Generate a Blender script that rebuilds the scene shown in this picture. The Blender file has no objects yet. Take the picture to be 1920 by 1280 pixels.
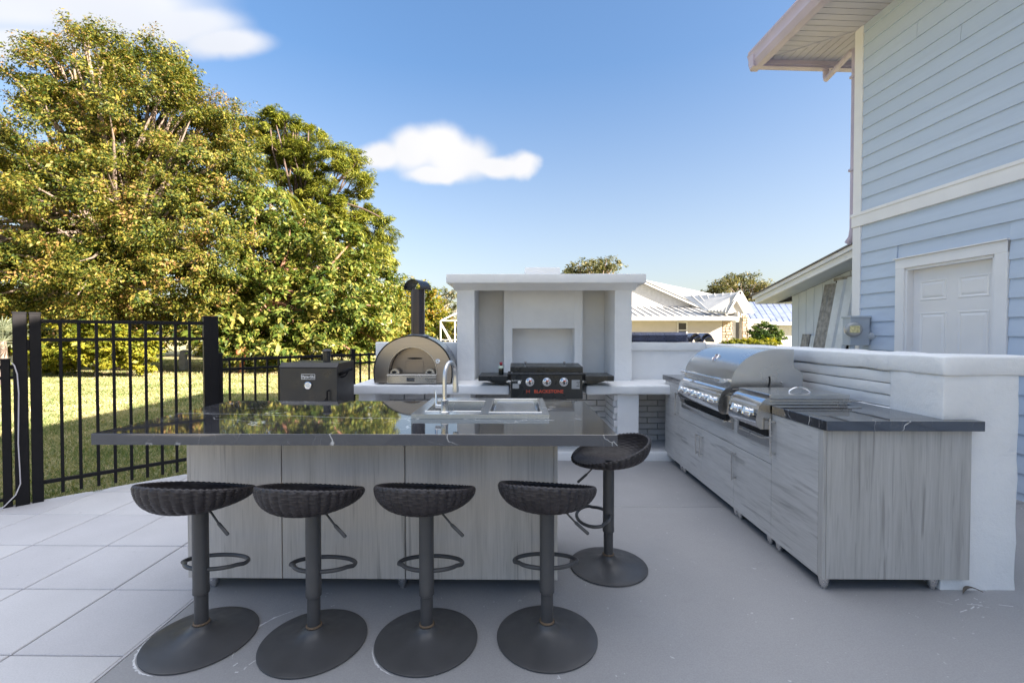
import bpy, bmesh, math, random
import numpy as np
from mathutils import Vector, Matrix
R = math.radians
random.seed(7)
SC = bpy.context.scene
COL = SC.collection

# ------------------------------------------------------------------ camera
CAM_H = 1.37
cd = bpy.data.cameras.new('camera'); cam = bpy.data.objects.new('camera', cd); COL.objects.link(cam)
cd.sensor_width = 36.0; cd.lens = 850.0 / 1920.0 * 36.0
cd.clip_start = 0.05; cd.clip_end = 3000
cam.location = (0, 0, CAM_H)
cam.rotation_euler = (R(90) - math.atan(15 / 850), 0, math.atan(10 / 850))
SC.camera = cam
SC.cycles.max_bounces = 6; SC.cycles.diffuse_bounces = 3; SC.cycles.glossy_bounces = 3; SC.cycles.transmission_bounces = 3; SC.cycles.transparent_max_bounces = 4
SC.cycles.caustics_reflective = False; SC.cycles.caustics_refractive = False

# ------------------------------------------------------------------ sun and sky
SUN_EL = R(24.6); SUN_AZ = R(112.0)            # azimuth clockwise from +Y
sdir = Vector((math.sin(SUN_AZ) * math.cos(SUN_EL), math.cos(SUN_AZ) * math.cos(SUN_EL), math.sin(SUN_EL)))
sl = bpy.data.lights.new('sun', 'SUN'); sun = bpy.data.objects.new('sun', sl); COL.objects.link(sun)
sl.energy = 5.0; sl.angle = R(0.5); sl.color = (1.0, 0.92, 0.78)
sun.rotation_euler = sdir.to_track_quat('Z', 'Y').to_euler()
sun.location = (20, -10, 20)

SKY_STRENGTH = 0.13
SC.view_settings.view_transform = 'Standard'; SC.view_settings.look = 'None'
SC.view_settings.exposure = 2.44; SC.view_settings.gamma = 1.0
SC.view_settings.use_white_balance = True; SC.view_settings.white_balance_temperature = 6900; SC.view_settings.white_balance_tint = 15
SC.view_settings.use_curve_mapping = False

world = bpy.data.worlds.new('World'); SC.world = world; world.use_nodes = True
def build_world():
    nt = world.node_tree; N = nt.nodes; L = nt.links
    N.clear()
    out = N.new('ShaderNodeOutputWorld'); bg = N.new('ShaderNodeBackground')
    sky = N.new('ShaderNodeTexSky'); sky.sky_type = 'NISHITA'; sky.sun_disc = False
    sky.sun_elevation = SUN_EL; sky.sun_rotation = SUN_AZ
    sky.air_density = 1.0; sky.dust_density = 1.7; sky.ozone_density = 1.6
    tc = N.new('ShaderNodeTexCoord'); sep = N.new('ShaderNodeSeparateXYZ')
    L.new(tc.outputs['Generated'], sep.inputs[0])
    def M(op, a, b=None, c=None, clamp=False):
        n = N.new('ShaderNodeMath'); n.operation = op; n.use_clamp = clamp
        for i, v in enumerate((a, b, c)):
            if v is None: continue
            if isinstance(v, (int, float)): n.inputs[i].default_value = v
            else: L.new(v, n.inputs[i])
        return n.outputs[0]
    ysafe = M('MAXIMUM', sep.outputs['Y'], 0.02)
    u0 = M('DIVIDE', sep.outputs['X'], ysafe); v0 = M('DIVIDE', sep.outputs['Z'], ysafe)
    # wobble the cloud outline
    nz = N.new('ShaderNodeTexNoise'); nz.inputs['Scale'].default_value = 9; nz.inputs['Detail'].default_value = 5
    L.new(tc.outputs['Generated'], nz.inputs['Vector'])
    sn = N.new('ShaderNodeSeparateColor'); L.new(nz.outputs['Color'], sn.inputs[0])
    u = M('ADD', u0, M('MULTIPLY', M('SUBTRACT', sn.outputs[0], 0.5), 0.07))
    v = M('ADD', v0, M('MULTIPLY', M('SUBTRACT', sn.outputs[1], 0.5), 0.05))
    def blob(px, py, rx, ry, uu=u, vv=v):
        a = M('DIVIDE', M('SUBTRACT', uu, (px - 970) / 850), rx / 850)
        b = M('DIVIDE', M('SUBTRACT', vv, (625 - py) / 850), ry / 850)
        return M('SUBTRACT', 1.0, M('SQRT', M('ADD', M('MULTIPLY', a, a), M('MULTIPLY', b, b))))
    def group(lst):
        r = None
        for b in lst:
            o = blob(*b); r = o if r is None else M('SMOOTH_MAX', r, o, 0.25)
        return r
    c1 = group([(712, 292, 52, 36), (775, 283, 72, 56), (828, 272, 62, 54), (858, 300, 84, 54), (820, 330, 80, 22), (925, 314, 76, 27), (978, 313, 40, 27)])
    c2 = group([(60, -5, 420, 95), (230, 22, 220, 70), (330, 52, 170, 52), (425, 86, 115, 40), (-220, 30, 320, 110), (40, 85, 230, 50)])
    mr1 = N.new('ShaderNodeMapRange'); mr1.interpolation_type = 'SMOOTHSTEP'
    L.new(c1, mr1.inputs[0]); mr1.inputs[1].default_value = -0.03; mr1.inputs[2].default_value = 0.55
    mr2 = N.new('ShaderNodeMapRange'); mr2.interpolation_type = 'SMOOTHSTEP'
    L.new(c2, mr2.inputs[0]); mr2.inputs[1].default_value = 0.0; mr2.inputs[2].default_value = 0.62; mr2.inputs[4].default_value = 0.86
    front = M('GREATER_THAN', sep.outputs['Y'], 0.03)
    near = M('MULTIPLY', M('MAXIMUM', mr1.outputs[0], mr2.outputs[0]), front)
    # broken white cloud added overhead, out of view, to lift the shade
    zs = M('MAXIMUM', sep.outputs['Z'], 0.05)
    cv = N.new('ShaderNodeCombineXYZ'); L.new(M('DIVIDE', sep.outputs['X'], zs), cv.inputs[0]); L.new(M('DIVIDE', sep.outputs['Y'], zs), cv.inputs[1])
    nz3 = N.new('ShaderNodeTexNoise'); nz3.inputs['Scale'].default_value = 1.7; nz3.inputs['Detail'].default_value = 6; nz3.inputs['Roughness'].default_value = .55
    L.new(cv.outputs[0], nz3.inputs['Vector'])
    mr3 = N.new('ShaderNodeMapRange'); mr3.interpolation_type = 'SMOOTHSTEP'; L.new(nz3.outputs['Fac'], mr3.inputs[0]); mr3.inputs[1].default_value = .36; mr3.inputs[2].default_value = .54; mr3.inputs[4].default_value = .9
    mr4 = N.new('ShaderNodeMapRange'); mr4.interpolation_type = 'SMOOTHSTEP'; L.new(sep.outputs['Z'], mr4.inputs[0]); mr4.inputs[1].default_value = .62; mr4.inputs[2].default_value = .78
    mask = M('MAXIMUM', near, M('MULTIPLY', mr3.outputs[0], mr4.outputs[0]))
    mix = N.new('ShaderNodeMix'); mix.data_type = 'RGBA'
    L.new(mask, mix.inputs['Factor'])
    hs = N.new('ShaderNodeHueSaturation'); hs.inputs['Saturation'].default_value = 1.27; hs.inputs['Value'].default_value = 1.0
    bw_ = N.new('ShaderNodeRGBToBW'); L.new(sky.outputs[0], bw_.inputs[0])      # softer step from zenith to horizon over the whole dome
    k_ = M('MULTIPLY', M('POWER', M('DIVIDE', M('MAXIMUM', bw_.outputs[0], .3), 1.06), -.30), .48)
    vm = N.new('ShaderNodeVectorMath'); vm.operation = 'SCALE'; L.new(sky.outputs[0], vm.inputs[0]); L.new(k_, vm.inputs['Scale'])
    mr6 = N.new('ShaderNodeMapRange'); L.new(sep.outputs['Z'], mr6.inputs[0]); mr6.inputs[1].default_value = .05; mr6.inputs[2].default_value = .5; mr6.inputs[3].default_value = .80; mr6.inputs[4].default_value = 1.22
    L.new(mr6.outputs[0], hs.inputs['Saturation'])      # hazier, paler blue low down all round
    L.new(vm.outputs[0], hs.inputs['Color'])
    L.new(hs.outputs[0], mix.inputs['A'])
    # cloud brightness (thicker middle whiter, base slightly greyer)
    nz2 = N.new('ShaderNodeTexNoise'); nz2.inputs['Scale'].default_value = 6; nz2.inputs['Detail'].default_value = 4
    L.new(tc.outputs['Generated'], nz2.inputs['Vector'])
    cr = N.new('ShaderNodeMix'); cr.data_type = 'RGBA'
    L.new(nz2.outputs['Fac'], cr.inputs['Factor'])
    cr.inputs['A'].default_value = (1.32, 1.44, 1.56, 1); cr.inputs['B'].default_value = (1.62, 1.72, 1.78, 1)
    # added overhead cloud is boosted above the visible ones for more fill light
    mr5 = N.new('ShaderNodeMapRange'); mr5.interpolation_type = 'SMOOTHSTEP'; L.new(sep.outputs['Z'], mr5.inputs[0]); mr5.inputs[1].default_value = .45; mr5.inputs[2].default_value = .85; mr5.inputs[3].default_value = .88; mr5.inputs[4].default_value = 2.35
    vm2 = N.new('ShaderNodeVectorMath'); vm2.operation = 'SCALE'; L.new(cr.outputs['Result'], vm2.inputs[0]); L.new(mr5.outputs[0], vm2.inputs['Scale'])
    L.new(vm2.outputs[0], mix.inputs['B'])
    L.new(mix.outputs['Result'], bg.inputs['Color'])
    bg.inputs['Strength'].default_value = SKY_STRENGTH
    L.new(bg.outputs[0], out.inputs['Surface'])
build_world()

# ------------------------------------------------------------------ helpers
def W(px, py, Y):
    """approximate place of something seen at (px,py) that stands Y metres away"""
    return Vector(((px - 970) * Y / 850, Y, CAM_H + (625 - py) * Y / 850))

class MB:
    def __init__(s): s.v = []; s.f = []; s.m = None
    def add(s, vs, fs):
        o = len(s.v)
        s.v += [tuple(p) for p in vs]; s.f += [tuple(i + o for i in f) for f in fs]; return s
    def box(s, x0, x1, y0, y1, z0, z1, b=0.0, mat=None):
        if x1 < x0: x0, x1 = x1, x0
        if y1 < y0: y0, y1 = y1, y0
        if z1 < z0: z0, z1 = z1, z0
        b = min(b, (x1 - x0) * .45, (y1 - y0) * .45, (z1 - z0) * .45)
        if b <= 0:
            vs = [(x, y, z) for x in (x0, x1) for y in (y0, y1) for z in (z0, z1)]
            fs = [(0, 1, 3, 2), (4, 6, 7, 5), (0, 4, 5, 1), (2, 3, 7, 6), (0, 2, 6, 4), (1, 5, 7, 3)]
        else:
            vs = []; idx = {}
            X = (x0, x1); Y = (y0, y1); Z = (z0, z1)
            for i in (0, 1):
                for j in (0, 1):
                    for k in (0, 1):
                        sx, sy, sz = (b if i == 0 else -b), (b if j == 0 else -b), (b if k == 0 else -b)
                        for a, p in enumerate(((X[i], Y[j] + sy, Z[k] + sz), (X[i] + sx, Y[j], Z[k] + sz), (X[i] + sx, Y[j] + sy, Z[k]))):
                            idx[(i, j, k, a)] = len(vs); vs.append(p)
            g = lambda i, j, k, a: idx[(i, j, k, a)]
            fs = []
            for i in (0, 1):
                q = [g(i, 0, 0, 0), g(i, 1, 0, 0), g(i, 1, 1, 0), g(i, 0, 1, 0)]; fs.append(q if i else q[::-1])
                q = [g(0, i, 0, 1), g(0, i, 1, 1), g(1, i, 1, 1), g(1, i, 0, 1)]; fs.append(q if i else q[::-1])
                q = [g(0, 0, i, 2), g(1, 0, i, 2), g(1, 1, i, 2), g(0, 1, i, 2)]; fs.append(q if i else q[::-1])
            for i in (0, 1):
                for j in (0, 1):
                    q = [g(i, j, 0, 0), g(i, j, 1, 0), g(i, j, 1, 1), g(i, j, 0, 1)]; fs.append(q if (i + j) % 2 else q[::-1])
                    q = [g(i, 0, j, 0), g(i, 1, j, 0), g(i, 1, j, 2), g(i, 0, j, 2)]; fs.append(q[::-1] if (i + j) % 2 else q)
                    q = [g(0, i, j, 1), g(1, i, j, 1), g(1, i, j, 2), g(0, i, j, 2)]; fs.append(q if (i + j) % 2 else q[::-1])
                    for k in (0, 1):
                        q = [g(i, j, k, 0), g(i, j, k, 1), g(i, j, k, 2)]; fs.append(q if (i + j + k) % 2 else q[::-1])
        if mat is not None: vs = [mat @ Vector(p) for p in vs]
        return s.add(vs, fs)
    def beam(s, p, q, w, h, b=0.0, up=(0, 0, 1)):
        """bar of section w (sideways) x h (along up) from p to q"""
        p = Vector(p); q = Vector(q); d = q - p; l = d.length; d.normalize()
        u = Vector(up); sx = d.cross(u)
        if sx.length < 1e-5: sx = Vector((1, 0, 0))
        sx.normalize(); u = sx.cross(d)
        m = Matrix((( d.x, sx.x, u.x, p.x), (d.y, sx.y, u.y, p.y), (d.z, sx.z, u.z, p.z), (0, 0, 0, 1)))
        return s.box(0, l, -w / 2, w / 2, -h / 2, h / 2, b, m)
    def tube(s, pts, r, n=10, closed=False, cap=True):
        pts = [Vector(p) for p in pts]; k = len(pts)
        rs = r if isinstance(r, (list, tuple)) else [r] * k
        vs = []; fs = []; nrm = None
        for i, p in enumerate(pts):
            if closed: t = pts[(i + 1) % k] - pts[i - 1]
            else: t = pts[min(i + 1, k - 1)] - pts[max(i - 1, 0)]
            if t.length < 1e-9: t = Vector((0, 0, 1))
            t.normalize()
            if nrm is None:
                nrm = t.orthogonal().normalized()
            else:
                nrm = nrm - t * nrm.dot(t)
                nrm = nrm.normalized() if nrm.length > 1e-6 else t.orthogonal().normalized()
            bn = t.cross(nrm)
            for a in range(n):
                th = 2 * math.pi * a / n
                vs.append(p + (nrm * math.cos(th) + bn * math.sin(th)) * rs[i])
        for i in range(k if closed else k - 1):
            j = (i + 1) % k
            for a in range(n):
                b = (a + 1) % n
                fs.append((i * n + a, i * n + b, j * n + b, j * n + a))
        if cap and not closed:
            fs.append(tuple(range(n))[::-1]); fs.append(tuple((k - 1) * n + a for a in range(n)))
        return s.add(vs, fs)
    def cyl(s, p, q, r, n=20, r2=None):
        return s.tube([p, q], [r, r if r2 is None else r2], n)
    def lathe(s, prof, c=(0, 0, 0), n=32, axis='Z', cap=False):
        vs = []; fs = []; c = Vector(c)
        for (r, h) in prof:
            for a in range(n):
                t = 2 * math.pi * a / n
                x, y = r * math.cos(t), r * math.sin(t)
                vs.append(c + Vector({'Z': (x, y, h), 'Y': (x, h, -y), 'X': (h, x, y)}[axis]))
        k = len(prof)
        for i in range(k - 1):
            for a in range(n):
                b = (a + 1) % n
                fs.append((i * n + a, i * n + b, (i + 1) * n + b, (i + 1) * n + a))
        if cap:
            fs.append(tuple(range(n))[::-1]); fs.append(tuple((k - 1) * n + a for a in range(n)))
        return s.add(vs, fs)
    def prism(s, poly, a0, a1, axis='Y', b=None):
        """poly in the two other axes (XZ for Y, YZ for X, XY for Z), extruded a0..a1"""
        n = len(poly); vs = []
        for a in (a0, a1):
            for (p, q) in poly:
                vs.append({'Y': (p, a, q), 'X': (a, p, q), 'Z': (p, q, a)}[axis])
        fs = [tuple(range(n)), tuple(range(2 * n - 1, n - 1, -1))]
        for i in range(n):
            j = (i + 1) % n
            fs.append((i, i + n, j + n, j))
        return s.add(vs, fs)
    def ring(s, po, pi, a0, a1, axis='Y'):
        """plate between two open outlines with the same count of points, extruded"""
        n = len(po); vs = []
        def P(p, q, a): return {'Y': (p, a, q), 'X': (a, p, q), 'Z': (p, q, a)}[axis]
        for a in (a0, a1):
            vs += [P(p, q, a) for p, q in po]; vs += [P(p, q, a) for p, q in pi]
        fs = []
        for i in range(n - 1):
            fs.append((i, i + 1, n + i + 1, n + i)); fs.append((2 * n + i + 1, 2 * n + i, 3 * n + i, 3 * n + i + 1))
            fs.append((i + 1, i, 2 * n + i, 2 * n + i + 1)); fs.append((n + i, n + i + 1, 3 * n + i + 1, 3 * n + i))
        for i in (0, n - 1): fs.append((i, n + i, 3 * n + i, 2 * n + i))
        return s.add(vs, fs)
    def quad(s, a, b, c, d): return s.add([a, b, c, d], [(0, 1, 2, 3)])

ORG = {}
def mk_mesh(name, mb, off=Vector((0, 0, 0)), mat=None, smooth=None, recalc=True):
    me = bpy.data.meshes.new(name)
    me.from_pydata([(x - off.x, y - off.y, z - off.z) for x, y, z in mb.v], [], mb.f)
    if recalc:
        bm = bmesh.new(); bm.from_mesh(me); bmesh.ops.recalc_face_normals(bm, faces=bm.faces); bm.to_mesh(me); bm.free()
    if mat: me.materials.append(mat)
    if smooth is not None:
        me.shade_smooth(); me.set_sharp_from_angle(angle=R(smooth))
    me.update(); return me
def tag(o, label=None, cat=None, group=None, kind=None):
    if label: o['label'] = label
    if cat: o['category'] = cat
    if group: o['group'] = group
    if kind: o['kind'] = kind
    return o
def thing(name, loc, label, cat, group=None, rz=0):
    o = bpy.data.objects.new(name, None); COL.objects.link(o); o.empty_display_size = .1
    o.location = loc; o.rotation_euler = (0, 0, rz); ORG[o] = Vector(loc)
    return tag(o, label, cat, group)
def obj(name, mb, mat, parent=None, smooth=None, local=False):
    """one mesh object; the builder's coordinates are world ones unless local"""
    if parent is None:
        xs = [p[0] for p in mb.v]; ys = [p[1] for p in mb.v]; zs = [p[2] for p in mb.v]
        off = Vector(((min(xs) + max(xs)) / 2, (min(ys) + max(ys)) / 2, min(zs)))
    else: off = Vector((0, 0, 0)) if local else ORG[parent]
    o = bpy.data.objects.new(name, mk_mesh(name, mb, off, mat, smooth)); COL.objects.link(o)
    if parent is None: o.location = off; ORG[o] = off
    else: o.parent = parent; ORG[o] = ORG[parent]
    return o
def inst(name, mesh, parent, loc, rot=(0, 0, 0), scale=(1, 1, 1)):
    """an alike piece that shares its mesh; loc is local to the parent"""
    o = bpy.data.objects.new(name, mesh); COL.objects.link(o); o.parent = parent
    o.location = loc; o.rotation_euler = rot; o.scale = scale; ORG[o] = ORG.get(parent, Vector((0, 0, 0)))
    return o
def copy_tree(o, parent=None):
    c = o.copy(); COL.objects.link(c); c.parent = parent; ORG[c] = ORG.get(o, Vector((0, 0, 0)))
    for ch in list(o.children):
        copy_tree(ch, c)
    return c
def text_obj(name, s, size, mat, parent, mtx, depth=0.0008, align='CENTER', shear=0, bold=0.0, spacing=1.0):
    cu = bpy.data.curves.new(name, 'FONT'); cu.body = s; cu.size = size; cu.align_x = align; cu.align_y = 'CENTER'
    cu.extrude = depth; cu.shear = shear; cu.offset = bold; cu.resolution_u = 3; cu.space_character = spacing
    t = bpy.data.objects.new(name, cu); COL.objects.link(t)
    dg = bpy.context.evaluated_depsgraph_get(); me = bpy.data.meshes.new_from_object(t.evaluated_get(dg))
    bpy.data.objects.remove(t); bpy.data.curves.remove(cu)
    me.transform(mtx); me.materials.clear(); me.materials.append(mat)
    o = bpy.data.objects.new(name, me); COL.objects.link(o); o.parent = parent; ORG[o] = ORG[parent]
    return o
FACE_CAM = Matrix.Rotation(R(90), 4, 'X')          # text lying in XY turned to stand and face -Y

# ------------------------------------------------------------------ materials
MATS = {}
def new_mat(name):
    m = bpy.data.materials.new(name); m.use_nodes = True; MATS[name] = m
    nt = m.node_tree; b = nt.nodes['Principled BSDF']
    return m, nt, nt.nodes, nt.links, b
def coords(nt, scale=(1, 1, 1), kind='Object'):
    tc = nt.nodes.new('ShaderNodeTexCoord'); mp = nt.nodes.new('ShaderNodeMapping')
    mp.inputs['Scale'].default_value = scale
    nt.links.new(tc.outputs[kind], mp.inputs['Vector']); return mp.outputs[0]
def noise(nt, vec, scale, detail=4, rough=.55, dist=0):
    n = nt.nodes.new('ShaderNodeTexNoise'); n.inputs['Scale'].default_value = scale
    n.inputs['Detail'].default_value = detail; n.inputs['Roughness'].default_value = rough; n.inputs['Distortion'].default_value = dist
    nt.links.new(vec, n.inputs['Vector']); return n.outputs['Fac']
def ramp(nt, fac, stops, interp='LINEAR'):
    r = nt.nodes.new('ShaderNodeValToRGB'); r.color_ramp.interpolation = interp
    e = r.color_ramp.elements
    while len(e) < len(stops): e.new(0.5)
    for el, (p, c) in zip(e, stops):
        el.position = p; el.color = (c[0], c[1], c[2], 1) if not isinstance(c, (int, float)) else (c, c, c, 1)
    nt.links.new(fac, r.inputs[0]); return r.outputs[0]
def mixc(nt, fac, a, b, mode='MIX'):
    n = nt.nodes.new('ShaderNodeMix'); n.data_type = 'RGBA'; n.blend_type = mode
    for sock, v in ((n.inputs['Factor'], fac), (n.inputs['A'], a), (n.inputs['B'], b)):
        if isinstance(v, (int, float)): sock.default_value = v
        elif isinstance(v, tuple): sock.default_value = (*v[:3], 1)
        else: nt.links.new(v, sock)
    return n.outputs['Result']
def bump(nt, h, strength, dist, b):
    n = nt.nodes.new('ShaderNodeBump'); n.inputs['Strength'].default_value = strength; n.inputs['Distance'].default_value = dist
    nt.links.new(h, n.inputs['Height']); nt.links.new(n.outputs[0], b.inputs['Normal']); return n
def simple(name, col, rough=.5, metal=0.0, var=.12, nscale=6, bmp=0, bscale=60, bdist=.002, spec=.5, rvar=0.1, space='Object'):
    m, nt, N, L, b = new_mat(name)
    v = coords(nt, kind=space)
    n = noise(nt, v, nscale, 5)
    lo = tuple(c * (1 - var) for c in col); hi = tuple(min(1, c * (1 + var)) for c in col)
    L.new(ramp(nt, n, [(.3, lo), (.7, hi)]), b.inputs['Base Color'])
    b.inputs['Metallic'].default_value = metal
    b.inputs['Specular IOR Level'].default_value = spec
    if rvar:
        n2 = noise(nt, v, nscale * 2.3, 3)
        L.new(ramp(nt, n2, [(.3, max(0, rough - rvar)), (.7, min(1, rough + rvar))]), b.inputs['Roughness'])
    else: b.inputs['Roughness'].default_value = rough
    if bmp: bump(nt, noise(nt, v, bscale, 4), bmp, bdist, b)
    return m

M_stucco = None
def build_mats():
    g = globals()
    # white painted stucco: trowel waves + grit + faint grime
    m, nt, N, L, b = new_mat('white_stucco'); v = coords(nt, kind='Object')
    n1 = noise(nt, v, 3.2, 6, .6); n2 = noise(nt, v, 1.1, 4); n3 = noise(nt, v, 120, 4, .65)
    c = ramp(nt, n1, [(.25, (.81, .81, .815)), (.55, (.87, .87, .87)), (.8, (.885, .885, .885))])
    sp = ramp(nt, noise(nt, v, 14, 6, .7), [(.24, (.62, .61, .59)), (.31, (1, 1, 1))])
    L.new(mixc(nt, .55, c, sp, 'MULTIPLY'), b.inputs['Base Color']); b.inputs['Roughness'].default_value = .75
    h = N.new('ShaderNodeMath'); h.operation = 'MULTIPLY_ADD'; L.new(n3, h.inputs[0]); h.inputs[1].default_value = .25
    n4 = noise(nt, v, 9, 4); L.new(n4, h.inputs[2])
    bump(nt, h.outputs[0], .75, .012, b); g['M_stucco'] = m
    # grey painted concrete floor
    m, nt, N, L, b = new_mat('grey_painted_concrete'); v = coords(nt, kind='Object')
    c = ramp(nt, noise(nt, v, 1.3, 6, .6), [(.25, (.315, .310, .316)), (.75, (.358, .352, .358))])
    fine = ramp(nt, noise(nt, v, 160, 3, .6), [(.3, (.88, .88, .88)), (.7, (1.08, 1.08, 1.08))])
    c = mixc(nt, 1, c, fine, 'MULTIPLY')
    spk = ramp(nt, noise(nt, v, 38, 2, .5), [(.735, 0), (.76, 1)])
    c = mixc(nt, spk, c, (.55, .55, .56))
    dirt = ramp(nt, noise(nt, v, 5, 7, .7, 1.2), [(.62, 0), (.76, .30)])
    c = mixc(nt, dirt, c, (.21, .21, .215))
    stc = N.new('ShaderNodeMapping'); stc.inputs['Rotation'].default_value = (0, 0, .7); stc.inputs['Scale'].default_value = (6, 45, 1); L.new(v, stc.inputs[0])
    scr = ramp(nt, noise(nt, stc.outputs[0], 1.0, 4, .6, .4), [(.745, 0), (.80, .4)])
    c = mixc(nt, scr, c, (.52, .52, .54))
    L.new(c, b.inputs['Base Color'])
    L.new(ramp(nt, noise(nt, v, 3, 4), [(.3, .42), (.7, .62)]), b.inputs['Roughness'])
    bump(nt, noise(nt, v, 210, 3, .6), .3, .002, b); g['M_floor'] = m
    # pale concrete pavers: tone differs a little from paver to paver
    m, nt, N, L, b = new_mat('pale_paver'); v = coords(nt, kind='Object'); oi = N.new('ShaderNodeObjectInfo')
    ov = N.new('ShaderNodeVectorMath'); ov.operation = 'ADD'; L.new(v, ov.inputs[0]); L.new(oi.outputs['Location'], ov.inputs[1])
    c = ramp(nt, noise(nt, ov.outputs[0], 2.2, 6, .6), [(.25, (.535, .522, .53)), (.75, (.615, .60, .61))])
    c = mixc(nt, 1, c, ramp(nt, oi.outputs['Random'], [(0, (.93, .93, .94)), (1, (1.04, 1.04, 1.03))]), 'MULTIPLY')
    c = mixc(nt, ramp(nt, noise(nt, ov.outputs[0], 16, 6, .7), [(.66, 0), (.72, .55)]), c, (.27, .27, .27))
    c = mixc(nt, .6, c, ramp(nt, noise(nt, ov.outputs[0], 170, 3), [(.3, (.85, .85, .85)), (.7, (1.1, 1.1, 1.1))]), 'MULTIPLY')
    L.new(c, b.inputs['Base Color']); b.inputs['Roughness'].default_value = .7
    bump(nt, noise(nt, ov.outputs[0], 120, 4), .3, .002, b); g['M_paver'] = m
    # laminate with streaks
    def laminate(name, sc, lo, mid, hi):
        m, nt, N, L, b = new_mat(name); v = coords(nt, sc)
        oi = N.new('ShaderNodeObjectInfo'); ad = N.new('ShaderNodeVectorMath'); ad.operation = 'ADD'
        L.new(v, ad.inputs[0])
        ml = N.new('ShaderNodeVectorMath'); ml.operation = 'SCALE'; L.new(oi.outputs['Location'], ml.inputs[0]); ml.inputs['Scale'].default_value = 3.1
        L.new(ml.outputs[0], ad.inputs[1]); v = ad.outputs[0]
        c = ramp(nt, noise(nt, v, 1.0, 6, .62, .25), [(.30, lo), (.42, mid), (.72, hi)])
        st = ramp(nt, noise(nt, v, 2.3, 3, .5, .5), [(.30, .60), (.38, 0)])
        c = mixc(nt, st, c, tuple(q * .62 for q in lo))
        ln = ramp(nt, noise(nt, v, 5.5, 2, .5, .3), [(.32, .26), (.375, 0)])
        c = mixc(nt, ln, c, tuple(q * .55 for q in lo))
        c = mixc(nt, .7, c, ramp(nt, noise(nt, v, 9, 3), [(.3, (.86, .86, .86)), (.7, (1.08, 1.08, 1.08))]), 'MULTIPLY')
        L.new(c, b.inputs['Base Color']); b.inputs['Roughness'].default_value = .38; return m
    g['M_lamV'] = laminate('laminate_upright_grain', (13, 13, .55), (.345, .33, .315), (.45, .435, .415), (.525, .51, .49))
    g['M_lamH'] = laminate('laminate_level_grain', (13, .8, 11), (.385, .375, .365), (.50, .485, .47), (.575, .56, .545))
    g['M_lamI'] = laminate('laminate_island_grain', (12, 12, .5), (.43, .40, .37), (.565, .53, .49), (.65, .61, .57))
    # black veined polished stone
    m, nt, N, L, b = new_mat('dark_veined_stone'); v = coords(nt)
    ns = N.new('ShaderNodeTexNoise'); ns.inputs['Scale'].default_value = 1.6; ns.inputs['Detail'].default_value = 5; L.new(v, ns.inputs['Vector'])
    dv = N.new('ShaderNodeVectorMath'); dv.operation = 'MULTIPLY_ADD'; L.new(ns.outputs['Color'], dv.inputs[0]); dv.inputs[1].default_value = (1.3, 1.3, 1.3); L.new(v, dv.inputs[2])
    vo = N.new('ShaderNodeTexVoronoi'); vo.feature = 'DISTANCE_TO_EDGE'; vo.inputs['Scale'].default_value = 1.9; L.new(dv.outputs[0], vo.inputs['Vector'])
    vein = ramp(nt, vo.outputs['Distance'], [(0, 1), (.004, .8), (.010, 0)])
    vo2 = N.new('ShaderNodeTexVoronoi'); vo2.feature = 'DISTANCE_TO_EDGE'; vo2.inputs['Scale'].default_value = 5.5; L.new(dv.outputs[0], vo2.inputs['Vector'])
    vein2 = ramp(nt, vo2.outputs['Distance'], [(0, .55), (.009, 0)])
    gate = ramp(nt, noise(nt, v, 2.6, 3), [(.47, 0), (.60, 1)])
    vm = N.new('ShaderNodeMath'); vm.operation = 'MULTIPLY'; L.new(vein, vm.inputs[0]); L.new(gate, vm.inputs[1])
    vm2 = N.new('ShaderNodeMath'); vm2.operation = 'MULTIPLY'; L.new(vein2, vm2.inputs[0]); L.new(gate, vm2.inputs[1])
    c = ramp(nt, noise(nt, v, 3, 5), [(.3, (.022, .022, .026)), (.7, (.052, .052, .058))])
    c = mixc(nt, vm2.outputs[0], c, (.25, .25, .26)); c = mixc(nt, vm.outputs[0], c, (.62, .61, .6))
    L.new(c, b.inputs['Base Color']); b.inputs['Roughness'].default_value = .035; b.inputs['IOR'].default_value = 2.2
    bump(nt, noise(nt, v, 2.5, 2), .02, .01, b); g['M_stone'] = m
    # brushed steel
    def steel(name, col, rough, sc, bs=.003):
        m, nt, N, L, b = new_mat(name); v = coords(nt, sc)
        n = noise(nt, v, 1, 4, .6)
        L.new(ramp(nt, n, [(.3, tuple(c * .94 for c in col)), (.7, col)]), b.inputs['Base Color'])
        b.inputs['Metallic'].default_value = 1
        sm = noise(nt, coords(nt), 4, 5, .6)
        L.new(ramp(nt, sm, [(.3, rough * .9), (.7, rough * 1.15)]), b.inputs['Roughness'])
        bump(nt, n, bs, .001, b); return m
    g['M_steel'] = steel('brushed_steel', (.63, .62, .61), .25, (4, 4, 260))
    g['M_steelY'] = steel('brushed_steel_lengthwise', (.62, .62, .62), .24, (260, 3, 260))
    g['M_ovenfront'] = steel('heat_tinted_steel', (.50, .43, .37), .36, (3, 3, 90), .03)
    g['M_ovendoor'] = steel('recess_shaded_steel', (.36, .30, .25), .36, (3, 3, 60), .02)  # brown door steel, darkened to put the arch's inner shade into its colour
    g['M_chrome'] = simple('chrome', (.80, .80, .81), .09, 1, .04, 5, rvar=.04)
    g['M_leg'] = simple('satin_steel_leg', (.68, .67, .66), .32, 1, .06, 8)
    g['M_blackmetal'] = simple('black_powder_coat', (.007, .007, .009), .5, 0, .15, 9, .12, 220, .0006, spec=.22)
    g['M_stool'] = simple('charcoal_powder_coat', (.066, .066, .069), .40, 0, .13, 7, .12, 300, .0005)
    g['M_smoker'] = simple('smoker_black_enamel', (.030, .029, .029), .36, 0, .12, 4, .1, 180, .0005)
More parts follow.
